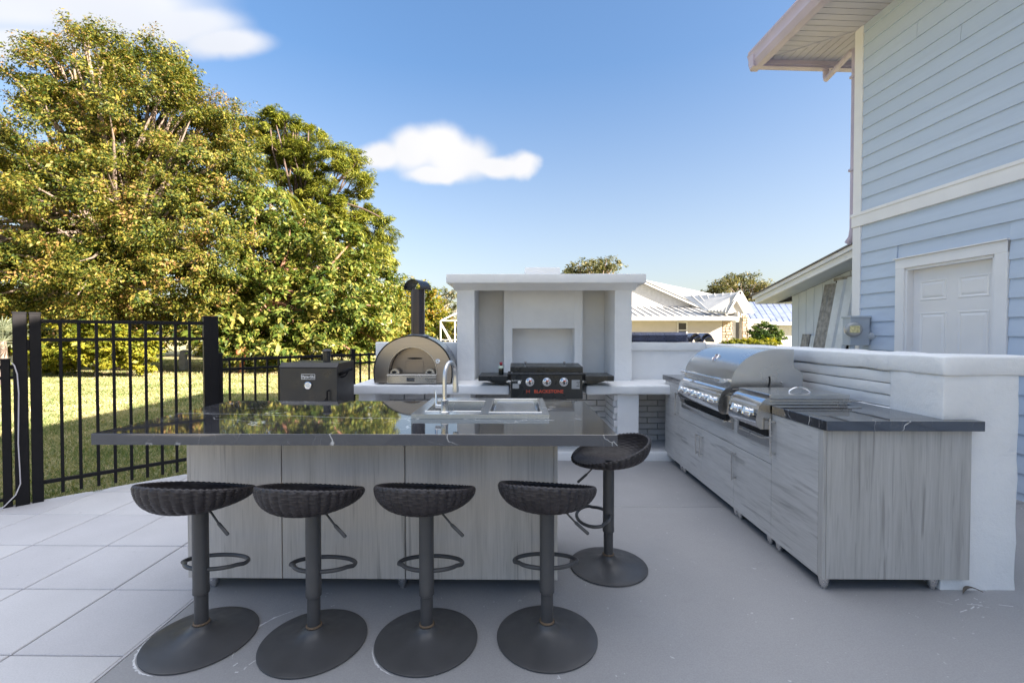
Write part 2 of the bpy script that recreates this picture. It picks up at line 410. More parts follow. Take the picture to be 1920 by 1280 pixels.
    g['M_griddle'] = simple('griddle_black_enamel', (.014, .018, .023), .32, 0, .15, 4, .1, 180, .0005)
    g['M_wicker'] = simple('dark_woven_wicker', (.032, .027, .029), .5, 0, .35, 26, .25, 320, .001)
    g['M_trim'] = simple('white_trim_paint', (.80, .80, .82), .5, 0, .04, 3, .12, 70, .001)
    g['M_door'] = simple('white_door_paint', (.80, .79, .80), .42, 0, .03, 3)
    g['M_siding'] = simple('pale_blue_siding_paint', (.51, .60, .73), .55, 0, .045, 2.2, .2, 90, .001, space='Generated')
    g['M_annex'] = simple('pale_annex_boards', (.56, .61, .68), .6, 0, .06, 3, .2, 60, .001)
    g['M_soffit'] = simple('soffit_boards_paint', (.54, .52, .58), .55, 0, .05, 3)
    g['M_gutter'] = simple('gutter_paint', (.48, .42, .52), .38, 0, .06, 4)
    g['M_roof'] = simple('brown_roof_shingle', (.16, .14, .13), .8, 0, .3, 6)
    g['M_brick'] = simple('grey_painted_brick', (.76, .75, .75), .7, 0, .08, 9, .4, 90, .003)
    g['M_mortar'] = simple('grey_mortar', (.40, .40, .40), .85, 0, .15, 9, .4, 60, .003)
    g['M_dark'] = simple('unlit_cavity_black', (.012, .012, .012), .8)
    g['M_white'] = simple('white_print', (.75, .75, .75), .5, rvar=0)
    g['M_grey'] = simple('sticker_grey', (.36, .37, .38), .5)
    g['M_red'] = simple('orange_red_print', (.62, .085, .045), .5, rvar=0)
    g['M_oven'] = simple('oven_blue_grey_enamel', (.20, .225, .265), .28, .3, .1, 4)
    g['M_flue'] = simple('flue_dark_steel', (.060, .052, .058), .22, .55, .08, 3, rvar=.04)
    g['M_cap'] = simple('flue_cap_black', (.02, .021, .026), .3, 0, .1, 4)
    g['M_glassface'] = simple('gauge_face', (.78, .78, .76), .15, rvar=0)
    g['M_tile'] = simple('blue_black_roof_tile', (.085, .10, .17), .33, 0, .35, 12, .3, 40, .003)
    g['M_nwall'] = simple('neighbour_cream_wall', (.44, .415, .39), .8, 0, .05, 2)
    g['M_nroof'] = simple('neighbour_metal_roof', (.40, .41, .42), .4, .2, .1, 3)
    g['M_nwhite'] = simple('neighbour_white_trim', (.56, .56, .56), .5)
    g['M_nglass'] = simple('dark_window_glass', (.02, .022, .025), .06, rvar=0)
    g['M_stonewall'] = simple('fieldstone', (.42, .33, .25), .8, 0, .5, 5, .4, 20, .01)
    g['M_wood'] = simple('weathered_grey_wood', (.26, .25, .24), .75, 0, .4, 14, .3, 60, .003)
    g['M_panelwhite'] = simple('scuffed_white_channel', (.60, .63, .66), .5, 0, .12, 6)
    g['M_meter'] = simple('meter_box_grey', (.42, .47, .53), .42, 0, .06, 4)
    g['M_turq'] = simple('turquoise_plastic', (.045, .50, .55), .45, 0, .06, 4)
    g['M_terra'] = simple('terracotta', (.50, .19, .09), .8, 0, .15, 8)
    g['M_greystone'] = simple('pale_garden_stone', (.32, .34, .35), .8, 0, .2, 6)
    g['M_scuff'] = simple('chalky_scuff', (.68, .68, .69), .9, 0, .2, 60)
    g['M_vein'] = simple('pale_stone_vein', (.46, .46, .47), .05, rvar=0)
    g['M_cable'] = simple('pale_cable', (.55, .53, .55), .5)
    g['M_bottle'] = simple('dark_sauce_bottle', (.02, .022, .02), .12, rvar=0)
    g['M_bluetarp'] = simple('neighbour_blue_metal_roof', (.22, .26, .38), .35, .3, .25, 2)
    def bark(name, a, bcol):
        m, nt, N, L, b = new_mat(name); v = coords(nt, (5, 5, 1.2))
        L.new(ramp(nt, noise(nt, v, 4, 6, .65, .5), [(.3, a), (.7, bcol)]), b.inputs['Base Color']); b.inputs['Roughness'].default_value = .9
        bump(nt, noise(nt, v, 8, 5), .7, .03, b); return m
    g['M_bark'] = bark('grey_brown_bark', (.12, .09, .075), (.30, .235, .20))
    g['M_barkred'] = bark('red_brown_bark', (.20, .085, .055), (.44, .24, .17))
    g['M_barkdark'] = bark('dark_pine_bark', (.06, .045, .04), (.17, .12, .10))
    g['M_barkpale'] = bark('pale_bare_bark', (.30, .26, .23), (.52, .46, .42))
    def leaf(name, stops, tr=.35, rough=.5, ttint=(1.3, 1.25, .5)):
        m, nt, N, L, b = new_mat(name)
        gm = N.new('ShaderNodeNewGeometry')
        big = noise(nt, coords(nt), .8, 4)
        a = N.new('ShaderNodeMath'); a.operation = 'MULTIPLY_ADD'; L.new(big, a.inputs[0]); a.inputs[1].default_value = 1.5; a.inputs[2].default_value = -.78
        s2 = N.new('ShaderNodeMath'); s2.operation = 'ADD'; s2.use_clamp = True; L.new(gm.outputs['Random Per Island'], s2.inputs[0]); L.new(a.outputs[0], s2.inputs[1])
        c = ramp(nt, s2.outputs[0], stops)
        L.new(c, b.inputs['Base Color']); b.inputs['Roughness'].default_value = rough; b.inputs['Specular IOR Level'].default_value = .22
        tb = N.new('ShaderNodeBsdfTranslucent'); L.new(mixc(nt, 1, c, ttint, 'MULTIPLY'), tb.inputs['Color'])
        mx = N.new('ShaderNodeMixShader'); mx.inputs[0].default_value = tr
        out = N['Material Output']; L.new(b.outputs[0], mx.inputs[1]); L.new(tb.outputs[0], mx.inputs[2]); L.new(mx.outputs[0], out.inputs['Surface'])
        return m
    g['M_leafA'] = leaf('olive_gold_leaf', [(0, (.020, .042, .008)), (.30, (.066, .092, .015)), (.60, (.142, .145, .024)), (.88, (.24, .205, .04)), (1, (.27, .16, .065))], tr=.27)
    g['M_leafB'] = leaf('glossy_broad_leaf', [(0, (.026, .055, .010)), (.40, (.088, .130, .024)), (.75, (.19, .20, .042)), (1, (.32, .28, .08))], rough=.36, tr=.27)
    g['M_leafC'] = leaf('pine_needle', [(0, (.045, .078, .012)), (.5, (.155, .18, .024)), (1, (.29, .28, .045))], tr=.25)
    g['M_leafD'] = leaf('yellow_green_hedge_leaf', [(0, (.075, .105, .012)), (.5, (.18, .19, .02)), (1, (.32, .29, .035))])
    g['M_leafE'] = leaf('mixed_yellow_shrub_leaf', [(0, (.04, .075, .012)), (.45, (.13, .15, .02)), (.8, (.26, .23, .03)), (1, (.36, .20, .04))])
    g['M_leafF'] = leaf('far_grey_green_leaf', [(0, (.055, .070, .035)), (.5, (.11, .12, .055)), (1, (.20, .165, .075))])
    g['M_leafG'] = leaf('silver_palm_leaf', [(0, (.12, .15, .10)), (1, (.33, .36, .27))])
    g['M_leafH'] = leaf('clipped_green_leaf', [(0, (.02, .05, .010)), (.6, (.06, .11, .016)), (1, (.13, .17, .03))])
    # lawn
    m, nt, N, L, b = new_mat('lawn_ground'); v = coords(nt)
    c = ramp(nt, noise(nt, v, .7, 5, .6), [(.3, (.23, .26, .12)), (.5, (.40, .365, .215)), (.7, (.53, .46, .31))])
    c = mixc(nt, .85, c, ramp(nt, noise(nt, v, 9, 6, .75), [(.28, (.45, .48, .42)), (.72, (1.35, 1.3, 1.25))]), 'MULTIPLY')
    L.new(c, b.inputs['Base Color']); b.inputs['Roughness'].default_value = .95; b.inputs['Specular IOR Level'].default_value = .1
    bump(nt, noise(nt, v, 14, 6, .7), 1.0, .05, b); g['M_lawn'] = m
    g['M_grass'] = leaf('grass_blade', [(0, (.085, .145, .045)), (.4, (.21, .25, .095)), (.7, (.39, .35, .19)), (1, (.55, .47, .30))], tr=.3, rough=.55)
    g['M_mulch'] = simple('brown_leaf_litter', (.17, .105, .065), .95, 0, .5, 20, .8, 30, .03)
build_mats()

# ------------------------------------------------------------------ shape helpers used by the masonry and the setting
from mathutils import noise as mnoise
def rough_box(mb, x0, x1, y0, y1, z0, z1, r=.018, amp=.006, seg=.07, fr=3.5, seed=0):
    """a trowelled block: rounded edges and an uneven skin"""
    def lines(a, b):
        n = max(1, int(round((b - a - 2 * r) / seg)))
        return [a, a + r * .35] + [a + r + (b - a - 2 * r) * i / n for i in range(n + 1)] + [b - r * .35, b]
    X, Y, Z = lines(x0, x1), lines(y0, y1), lines(z0, z1)
    lo = Vector((x0 + r, y0 + r, z0 + r)); hi = Vector((x1 - r, y1 - r, z1 - r))
    cache = {}; vs = []; fs = []
    def V(x, y, z):
        k = (round(x, 5), round(y, 5), round(z, 5))
        if k in cache: return cache[k]
        p = Vector((x, y, z)); q = Vector((min(max(x, lo.x), hi.x), min(max(y, lo.y), hi.y), min(max(z, lo.z), hi.z)))
        d = p - q
        n = d.normalized() if d.length > 1e-9 else Vector((0, 0, 1))
        p = q + n * r
        s = p * fr + Vector((seed * 7.3, seed * 3.1, seed))
        p += n * amp * (mnoise.noise(s) + .6 * mnoise.noise(s * 2.7))
        cache[k] = len(vs); vs.append(p); return cache[k]
    for A, B, C, f in ((X, Y, (z0, z1), lambda a, b, c: V(a, b, c)), (X, Z, (y0, y1), lambda a, b, c: V(a, c, b)), (Y, Z, (x0, x1), lambda a, b, c: V(c, a, b))):
        for c in C:
            for i in range(len(A) - 1):
                for j in range(len(B) - 1):
                    fs.append((f(A[i], B[j], c), f(A[i + 1], B[j], c), f(A[i + 1], B[j + 1], c), f(A[i], B[j + 1], c)))
    return mb.add(vs, fs)
def clip(poly, px, py, nx, ny):
    """part of a convex polygon on the side n of the point p"""
    out = []
    for i in range(len(poly)):
        a, b = poly[i], poly[(i + 1) % len(poly)]
        da = (a[0] - px) * nx + (a[1] - py) * ny; db = (b[0] - px) * nx + (b[1] - py) * ny
        if da >= 0: out.append(a)
        if da * db < 0:
            t = da / (da - db); out.append((a[0] + (b[0] - a[0]) * t, a[1] + (b[1] - a[1]) * t))
    return out

# ------------------------------------------------------------------ ground, floor, pavers
FL0 = Vector((-3.937, 3.616, 0)); FLD = Vector((.703, .711, 0)).normalized(); FLN = Vector((FLD.y, -FLD.x, 0))   # fence line, direction, patio side
def fence_at(t, z=0): return Vector((FL0.x + FLD.x * t, FL0.y + FLD.y * t, z))
mb = MB(); mb.quad((-700, -300, -.035), (700, -300, -.035), (700, 900, -.035), (-700, 900, -.035))
tag(obj('lawn', mb, M_lawn), kind='structure')
FX = -1.66
floor = obj('patio_floor', MB().box(FX, 5.6, -4.0, 3.572, -.12, 0, .004), M_floor); tag(floor, kind='structure')
floor2 = obj('patio_floor', MB().box(FX, 5.6, 3.579, 6.6, -.12, 0, .004), M_floor); tag(floor2, kind='structure')
pav = obj('paver_bed', MB().prism(clip([(-7.5, -4), (FX - .012, -4), (FX - .012, 6.2), (-7.5, 6.2)], *(FL0 - FLN * .06).to_2d(), FLN.x, FLN.y), -.12, -.012, 'Z'), M_mortar)
tag(pav, kind='structure')
TS = .4955
ys = [1.888 + TS * k for k in range(-5, 10)]
xs = [FX - .014 - .4905 * k for k in range(0, 11)]
for i in range(len(xs) - 1):
    for j in range(len(ys) - 1):
        g = .004
        poly = [(xs[i + 1] + g, ys[j] + g), (xs[i] - g, ys[j] + g), (xs[i] - g, ys[j + 1] - g), (xs[i + 1] + g, ys[j + 1] - g)]
        poly = clip(poly, *(FL0 - FLN * .03).to_2d(), FLN.x, FLN.y)
        if len(poly) < 3: continue
        ar = abs(sum(poly[k][0] * poly[(k + 1) % len(poly)][1] - poly[(k + 1) % len(poly)][0] * poly[k][1] for k in range(len(poly)))) / 2
        if ar < .004: continue
        cx = sum(p[0] for p in poly) / len(poly); cy = sum(p[1] for p in poly) / len(poly)
        m_ = MB(); dz = random.uniform(-.0022, .0006); inner = [(cx + (p[0] - cx) * .985, cy + (p[1] - cy) * .985) for p in poly]
        n = len(poly)
        vs = [(p[0], p[1], -.045) for p in poly] + [(p[0], p[1], -.004 + dz) for p in poly] + [(p[0], p[1], dz) for p in inner]
        fs = [tuple(range(n))[::-1], tuple(range(2 * n, 3 * n))]
        for a in range(n):
            b = (a + 1) % n
            fs += [(a, b, n + b, n + a), (n + a, n + b, 2 * n + b, 2 * n + a)]
        m_.add(vs, fs)
        me = mk_mesh('paver', m_, Vector((cx, cy, 0)), M_paver)
        o = bpy.data.objects.new('paver', me); COL.objects.link(o); o.parent = pav
        o.location = Vector((cx, cy, 0)) - ORG[pav]
mb = MB().box(FX - .0125, FX - .001, -4.0, 5.9, -.04, .0015, .001)
obj('edge_joint', mb, M_paver, floor)
# chalky scuffs that the stool bases left on the paint
def scuff_arc(cx, cy, r, a0, a1, w, seed):
    m = MB(); rnd = random.Random(seed); n = 60; prev = None
    for i in range(n + 1):
        a = R(a0 + (a1 - a0) * i / n); t = i / n
        ww = w * math.sin(math.pi * t) * (.5 + 1.1 * rnd.random()); rr = r + .004 * mnoise.noise(Vector((t * 5, seed, 0)))
        p = (cx + math.cos(a) * rr, cy + math.sin(a) * rr, .0012); q = (cx + math.cos(a) * (rr + ww), cy + math.sin(a) * (rr + ww), .0012)
        if prev: m.quad(prev[0], p, q, prev[1])
        prev = (p, q)
    obj('scuff_mark', m, M_scuff, floor)
scuff_arc(-1.42, 2.0, .230, 172, 268, .009, 1)
scuff_arc(-.905 - .05, 1.985 - .005, .268, 120, 205, .009, 2)
scuff_arc(-.405, 2.0, .231, 190, 250, .006, 3)
rnd = random.Random(5)
m_ = MB()
for k in range(12):
    c0 = Vector((2.30 + rnd.gauss(0, .08), 2.30 + rnd.gauss(0, .05), .0012)); a = rnd.uniform(-.6, .6); l = rnd.uniform(.005, .03); w = rnd.uniform(.001, .003)
    d = Vector((math.cos(a), math.sin(a), 0)); s = Vector((-d.y, d.x, 0))
    m_.quad(c0 - d * l - s * w, c0 + d * l - s * w, c0 + d * l + s * w, c0 - d * l + s * w)
for k in range(6):
    c0 = Vector((-1.13 + rnd.gauss(0, .05), 1.80 + rnd.gauss(0, .035), .0012)); a = rnd.uniform(0, 1.2); l = rnd.uniform(.004, .02); w = rnd.uniform(.001, .003)
    d = Vector((math.cos(a), math.sin(a), 0)); s = Vector((-d.y, d.x, 0))
    m_.quad(c0 - d * l - s * w, c0 + d * l - s * w, c0 + d * l + s * w, c0 - d * l + s * w)
obj('chalk_flecks', m_, M_scuff, floor)

# ------------------------------------------------------------------ the blue house on the right
HR = R(3.4)
house = thing('blue_house', (4.0, 5.42, 0), 'two storey pale blue lap sided house with white door at the right', 'house', rz=HR)
NEAR = -11.0; HZ = 4.92; BZ0, BZ1 = 2.615, 2.77
mb = MB().box(.002, 10, -.64, -.002, -.1, HZ + .1).box(.002, 10, NEAR, -1.515, -.1, HZ + .1).box(.002, 10, -1.5145, -.6405, 2.06, HZ + .1).box(.12, 10, -1.5145, -.6405, -.1, 2.059); obj('wall', mb, M_siding, house, local=True)
prof = [(-.019, 0), (.0, 0), (.0, .166), (-.005, .166)]
ub = MB().prism(prof, 0, 1, 'Y')
board = mk_mesh('siding_board', ub, Vector((0, 0, 0)), M_siding)
EXP = .1585
D0, D1, DT = -.555, -1.60, 2.145           # outer edges of the door casing
rb = random.Random(11)
def lay(y0, y1, z):
    segs = [(y0, y1)]
    if y1 - y0 > 2 and rb.random() < .5:
        s = rb.uniform(-3.2, -.7); segs = [(y0, s - .002), (s + .002, y1)] if y0 < s < y1 else segs
    for a, b in segs:
        inst('siding_board', board, house, (0, a, z), (0, 0, 0), (1, b - a, 1))
z = BZ1 - .004
while z < HZ - .02:
    lay(NEAR, -.09, z); z += EXP
z = BZ0 - EXP
while z > -.12:
    if z < DT:
        lay(NEAR, D1 - .002, z); lay(D0 + .002, -.09, z)
    else: lay(NEAR, -.09, z)
    z -= EXP
obj('band_board', MB().box(-.036, .02, NEAR, .036, BZ0, BZ1, .004).box(-.045, -.03, NEAR, .04, BZ1 - .03, BZ1 + .004, .002), M_trim, house, local=True)
obj('corner_board', MB().box(-.026, .06, -.09, .026, BZ1 + .006, HZ, .003), M_trim, house, local=True)
obj('corner_board', MB().box(-.026, .06, -.09, .026, -.1, BZ0 - .002, .003), M_trim, house, local=True)
# door: casing, jamb, leaf with raised panels
dr = obj('door', MB().box(.055, .10, D1 + .105, D0 - .105, .02, DT - .115, .002), M_door, house, local=True)
obj('casing', MB().box(-.03, .07, D0 - .1, D0, -.02, DT - .001, .003).box(-.03, .07, D1, D1 + .1, -.02, DT - .001, .003).box(-.032, .07, D1, D0, DT - .1, DT, .003), M_trim, dr, local=True)
obj('jamb', MB().box(-.012, .09, D0 - .125, D0 - .1005, 0, DT - .1).box(-.012, .09, D1 + .1005, D1 + .125, 0, DT - .1).box(-.012, .09, D1 + .1, D0 - .1, DT - .125, DT - .1005), M_trim, dr, local=True)
obj('drip_cap', MB().box(-.05, .0, D1 - .01, D0 + .01, DT + .001, DT + .012), M_trim, dr, local=True)
dw = (D0 - D1) - .21; dm = (D0 + D1) / 2
def dpanel(yc, w, z0, z1):
    m = MB(); x = .055
    a = [(yc - w / 2, z0), (yc + w / 2, z0), (yc + w / 2, z1), (yc - w / 2, z1)]
    def sh(d): return [(yc - w / 2 + d, z0 + d), (yc + w / 2 - d, z0 + d), (yc + w / 2 - d, z1 - d), (yc - w / 2 + d, z1 - d)]
    rings = [(a, x + .001), (sh(.006), x - .006), (sh(.016), x - .004), (sh(.024), x + .0005), (sh(.045), x - .007)]
    vs = []; fs = []
    for rg, xx in rings: vs += [(xx, p, q) for p, q in rg]
    for i in range(len(rings) - 1):
        for k in range(4): fs.append((i * 4 + k, i * 4 + (k + 1) % 4, i * 4 + 4 + (k + 1) % 4, i * 4 + 4 + k))
    n = (len(rings) - 1) * 4; fs.append((n, n + 1, n + 2, n + 3)); m.add(vs, fs)
    obj('door_panel', m, M_door, dr, local=True)
for s in (-1, 1):
    yc = dm + s * dw * .225
    dpanel(yc, dw * .33, 1.70, 1.90); dpanel(yc, dw * .33, 1.0, 1.58); dpanel(yc, dw * .33, .22, .85)
obj('hinge', MB().box(.035, .056, D0 - .112, D0 - .100, 1.72, 1.82).box(.035, .056, D0 - .112, D0 - .100, .95, 1.05), M_leg, dr, local=True)
obj('knob', MB().lathe([(.0, .0), (.02, .0), (.012, .02), (.028, .035), (.02, .055), (0, .058)], (.055 - .058, D1 + .17, .95), 14, 'X'), M_chrome, dr, 40, True)
# soffit planks, mitred at the corner
SX, SY = -.75, .60; SZ = HZ - .002
hx, hy = SX, SY; hl = math.hypot(hx, hy); nx_, ny_ = -hy / hl, hx / hl       # normal of the hip line through (0,0)
def plank(poly):
    m = MB().prism(poly, SZ, SZ + .014, 'Z'); obj('soffit_plank', m, M_soffit, house, local=True)
PW = .094
y = SY
while y > -4.2:
    p = clip([(SX, y - PW + .008), (.0, y - PW + .008), (.0, y), (SX, y)], 0, 0, nx_, ny_)
    if nx_ * SX + ny_ * -3 < 0: p = clip([(SX, y - PW + .008), (.0, y - PW + .008), (.0, y), (SX, y)], 0, 0, -nx_, -ny_)
    if len(p) > 2: plank(p)
    y -= PW
obj('soffit_panel', MB().box(SX, 0, NEAR - .6, y, SZ, SZ + .014), M_soffit, house, local=True)
sg = 1 if (nx_ * .5 + ny_ * .5) > 0 else -1
x = SX
while x < .6:
    p = clip([(x, 0), (x + PW - .008, 0), (x + PW - .008, SY), (x, SY)], 0, 0, sg * nx_, sg * ny_)
    if len(p) > 2: plank(p)
    x += PW
obj('soffit_panel', MB().box(x, 10.6, 0, SY, SZ, SZ + .014), M_soffit, house, local=True)
obj('hip_trim', MB().beam((-.02, .016, SZ - .003), (SX, SY, SZ - .003), .022, .008), M_soffit, house, local=True)
obj('fascia', MB().box(SX - .022, SX, NEAR - .6, SY + .022, HZ - .06, HZ + .15).box(SX, 10.6, SY, SY + .022, HZ - .06, HZ + .15), M_gutter, house, local=True)
gp = [(0, .0), (.0, .200), (-.012, .205), (-.125, .205), (-.135, .195), (-.128, .175), (-.112, .115), (-.118, .08), (-.095, .018), (-.085, 0)]
# K profile gutter along the side and round the far end
obj('gutter', MB().prism([(SX - .023 + p, HZ - .075 + q) for p, q in gp], NEAR - .6, SY + .022 + .135, 'Y'), M_gutter, house, 30, True)
gm = MB().prism([(SY + .023 - p, HZ - .076 + q) for p, q in gp], SX - .15, 10.6, 'X')
obj('gutter', gm, M_gutter, house, 30, True)
ds = obj('downspout', MB().tube([(.12, SY + .08, HZ - .06), (.12, SY + .08, HZ - .16), (.10, SY + .05, HZ - .21), (.04, .15, HZ - .16), (.02, .075, HZ - .19), (.012, .062, HZ - .27), (.012, .062, 2.62), (.01, .08, 2.52), (.0, .13, 2.46)], .036, 8), M_gutter, house, 50, True)
for zz in (4.4, 3.3): obj('strap', MB().box(-.032, .055, .024, .1, zz, zz + .03, .003), M_gutter, ds, local=True)
# hip roof
ex0, ex1, ey0, ey1 = SX - .15, 10.8, NEAR - .65, SY + .15; rz0 = HZ + .132; rise = .33; hw = (ex1 - ex0) / 2
rt = MB(); xm = (ex0 + ex1) / 2
P = [(ex0, ey0, rz0), (ex1, ey0, rz0), (ex1, ey1, rz0), (ex0, ey1, rz0), (xm, ey0 + hw, rz0 + hw * rise), (xm, ey1 - hw, rz0 + hw * rise)]
rt.add(P + [(p[0], p[1], p[2] + .03) for p in P], [(0, 3, 5, 4), (1, 4, 5, 2), (3, 2, 5), (0, 4, 1), (6, 10, 11, 9), (7, 8, 11, 10), (9, 11, 8), (6, 7, 10), (0, 6, 9, 3), (3, 9, 8, 2), (2, 8, 7, 1), (1, 7, 6, 0)])
obj('roof', rt, M_gutter, house, local=True)
obj('door_step', MB().box(-.75, -.001, D1 - .15, D0 + .15, -.05, .012, .01), M_floor, house, local=True)
# dish above the gutter
dish = thing('satellite_dish', (3.12, 5.05, HZ + .02), 'rim of a round grey dish showing above the roof gutter', 'dish')
dv = []
for i in range(9):
    t = i / 8; dv.append((.23 * t, .05 * t * t))
dm_ = MB().lathe(dv + [(.232, .045), (.22, .04), (0, -.01)], (0, 0, 0), 28, 'Y')
rot = Matrix.Rotation(R(-40), 4, 'Z') @ Matrix.Rotation(R(-22), 4, 'X'); off = Vector((.09, .02, .33))
dm_.v = [tuple(rot @ Vector(p) + off) for p in dm_.v]; obj('reflector', dm_, M_gutter, dish, 40, True)
obj('mast', MB().tube([(.30, .1, .02), (.30, .1, .2), (.12, .05, .33)], .018, 8), M_leg, dish, 40, True)

# electric meter and conduit on the house wall
mt = thing('electric_meter', (3.86, 5.16, 1.23), 'grey electric meter box with round glass meter beside the house corner', 'meter')
obj('housing', MB().box(3.765, 3.985, 5.17, 5.30, 1.235, 1.56, .006), M_meter, mt)
obj('cover_lip', MB().box(3.757, 3.993, 5.16, 5.31, 1.545, 1.568, .003), M_meter, mt)
mm = MB().lathe([(.085, 0), (.085, .03), (.078, .036), (.074, .07), (.062, .085), (0, .09)], (0, 0, 0), 26, 'Y', False)
rot = Matrix.Rotation(R(180 - 26), 4, 'Z'); mm.v = [tuple(rot @ Vector(p) + Vector((3.795, 5.172, 1.415))) for p in mm.v]
gl = obj('meter_glass', mm, simple('meter_glass_grey', (.34, .35, .36), .18, 0, .1), mt, 40)
fm = MB().box(-.045, .045, .0905, .092, -.035, .04); fm.v = [tuple(rot @ Vector(p) + Vector((3.795, 5.172, 1.415))) for p in fm.v]
obj('dial_plate', fm, simple('meter_dial', (.62, .56, .30), .4, nscale=40, var=.4), gl)
obj('conduit', MB().tube([(3.82, 5.22, 1.236), (3.82, 5.22, 0)], .03, 12), M_meter, mt, 40)
obj('elbow_pipe', MB().tube([(3.97, 5.22, 1.33), (4.03, 5.17, 1.345), (4.065, 5.13, 1.335), (4.08, 5.10, 1.29), (4.08, 5.10, 0)], [.045, .05, .053, .053, .053], 16), M_meter, mt, 50)

# ------------------------------------------------------------------ annex with the raked roof behind the house
ax = thing('annex_shed', (4.9, 6.6, 0), 'low pale board sided annex with a sloping white edged roof behind the blue house', 'annex')
RX = 4.25; WX = 4.6; WY0, WY1 = 5.62, 7.66
def rakez(Y): return 2.045 + (8.17 - Y) * .187
yy = WY1
while yy > WY0:
    w = .19; y0_ = max(WY0, yy - w + .008)
    obj('board', MB().prism([(y0_, -.03), (yy, -.03), (yy, rakez(yy) - .15), (y0_, rakez(y0_) - .15)], WX, WX + .02, 'X'), M_annex, ax); yy -= w
obj('wall_backing', MB().prism([(WY0, -.03), (WY1, -.03), (WY1, rakez(WY1) - .15), (WY0, rakez(WY0) - .15)], WX + .012, WX + .16, 'X'), M_annex, ax)
obj('far_wall', MB().box(WX + .165, 9, WY1 - .12, WY1, -.03, rakez(WY1) - .16), M_annex, ax)
def rake_piece(name, d0, d1, x0, x1, mat, ys_=5.55, ye=8.17):
    return obj(name, MB().prism([(ys_, rakez(ys_) + d0), (ye, rakez(ye) + d0), (ye, rakez(ye) + d1), (ys_, rakez(ys_) + d1)], x0, x1, 'X'), mat, ax)
rake_piece('roof_sheet', -.004, .016, RX - .055, 9.5, M_roof, 5.55, 8.23)
rake_piece('fascia_board', -.058, -.006, RX - .035, RX, M_trim, 5.55, 8.2)
rake_piece('fascia_board', -.148, -.06, RX + .001, RX + .03, M_trim)
rake_piece('soffit', -.146, -.136, RX + .031, WX - .001, M_annex)
obj('eave_fascia', MB().box(RX + .031, 9.5, 8.15, 8.17, rakez(8.17) - .15, rakez(8.17) - .008), M_trim, ax)
obj('eave_soffit', MB().box(WX, 9.5, WY1 + .001, 8.149, rakez(8.17) - .148, rakez(8.17) - .135), M_annex, ax)
dh = obj('door_opening', MB().box(WX - .012, WX - .001, 5.7, 6.60, 0, 2.12), M_dark, ax)
obj('door_head', MB().box(WX - .03, WX - .0125, 5.66, 6.62, 2.121, 2.165), M_wood, dh)
# boards and gutter lengths leaning on the annex wall
def lean(ya, yb, zt, mat, name, label, foot=.33, slip=.12, th=.018, curv=False):
    m = MB(); n = 8; xt = WX - .035; xb = WX - foot
    for i in range(n):
        u0, u1 = i / n, (i + 1) / n
        o0 = -.03 * (u0 < .99 and u0 > .01) if curv else .004 * math.sin(i * 2.1); o1 = -.03 * (u1 < .99 and u1 > .01) if curv else .004 * math.sin(i * 2.1 + 2.1)
        y0, y1 = ya + (yb - ya) * u0, ya + (yb - ya) * u1
        vs = [(xb + o0, y0 + slip, 0), (xb + o1, y1 + slip, 0), (xt + o1 - .005, y1, zt), (xt + o0 - .005, y0, zt)]
        vs += [(x + th, y, z) for x, y, z in vs]
        m.add(vs, [(0, 1, 2, 3), (7, 6, 5, 4), (0, 4, 5, 1), (1, 5, 6, 2), (2, 6, 7, 3), (3, 7, 4, 0)])
    return tag(obj(name, m, mat, None, 30), label, 'panel', 'lengths leaning on the annex wall')
lean(6.53, 6.79, 2.09, M_wood, 'leaning_board', 'weathered grey board leaning on the annex wall, leftmost tall one')
lean(6.33, 6.51, 2.12, M_panelwhite, 'leaning_channel', 'white metal channel leaning on the annex beside the grey board', curv=True)
lean(6.13, 6.31, 2.14, M_panelwhite, 'leaning_channel', 'white metal channel leaning on the annex nearest the house corner', curv=True)
lean(7.12, 7.30, 1.36, M_wood, 'leaning_board', 'short brown board leaning on the annex wall, left of the tall boards', .2)
lean(6.97, 7.09, 1.34, M_panelwhite, 'leaning_offcut', 'short pale offcut leaning on the annex between brown and grey boards', .2)

# ------------------------------------------------------------------ low stucco walls round the kitchen
WZ = 1.25
lw = thing('low_wall', (2.46, 3.9, 0), 'low white stucco wall with end pillar behind the grill counter', 'wall')
obj('pillar', rough_box(MB(), 2.262, 2.66, 2.428, 2.775, -.05, 1.15, .008, .005, .05, 5, seed=1), M_stucco, lw, 60)
obj('pillar_cap', rough_box(MB(), 2.252, 2.69, 2.415, 2.785, 1.144, WZ, .014, .007, .05, 5, seed=2), M_stucco, lw, 60)
obj('cap', rough_box(MB(), 2.268, 2.68, 2.78, 5.52, 1.143, WZ - .006, .013, .008, .06, 5, seed=3), M_stucco, lw, 60)
zc = 1.136; k = 0
while zc > -.02:
    o_ = .004 * ((k * 7) % 3 - 1)
    obj('course', rough_box(MB(), 2.283 + o_, 2.655, 2.778, 5.52, max(zc - .0695, -.05), zc, .0055, .004, .08, 5, seed=4 + k), M_stucco, lw, 60); zc -= .0735; k += 1
obj('core', MB().box(2.30, 2.645, 2.80, 5.5, -.05, 1.16), M_mortar, lw)

bw = thing('back_wall', (2.0, 5.6, 0), 'white stucco wall with a ledge right of the fireplace', 'wall')
obj('wall_face', rough_box(MB(), 1.345, 2.28, 5.50, 5.72, -.05, 1.17, .012, .004, seed=31), M_stucco, bw, 60)
obj('ledge', rough_box(MB(), 1.345, 2.27, 5.47, 5.74, 1.165, 1.262, .014, .006, seed=32), M_stucco, bw, 60)
bl = thing('back_wall', (-1.2, 5.6, 0), 'white stucco wall behind the pizza oven', 'wall')
obj('wall_face', rough_box(MB(), -1.735, -.72, 5.52, 5.74, -.05, 1.262, .014, .005, seed=33), M_stucco, bl, 60)

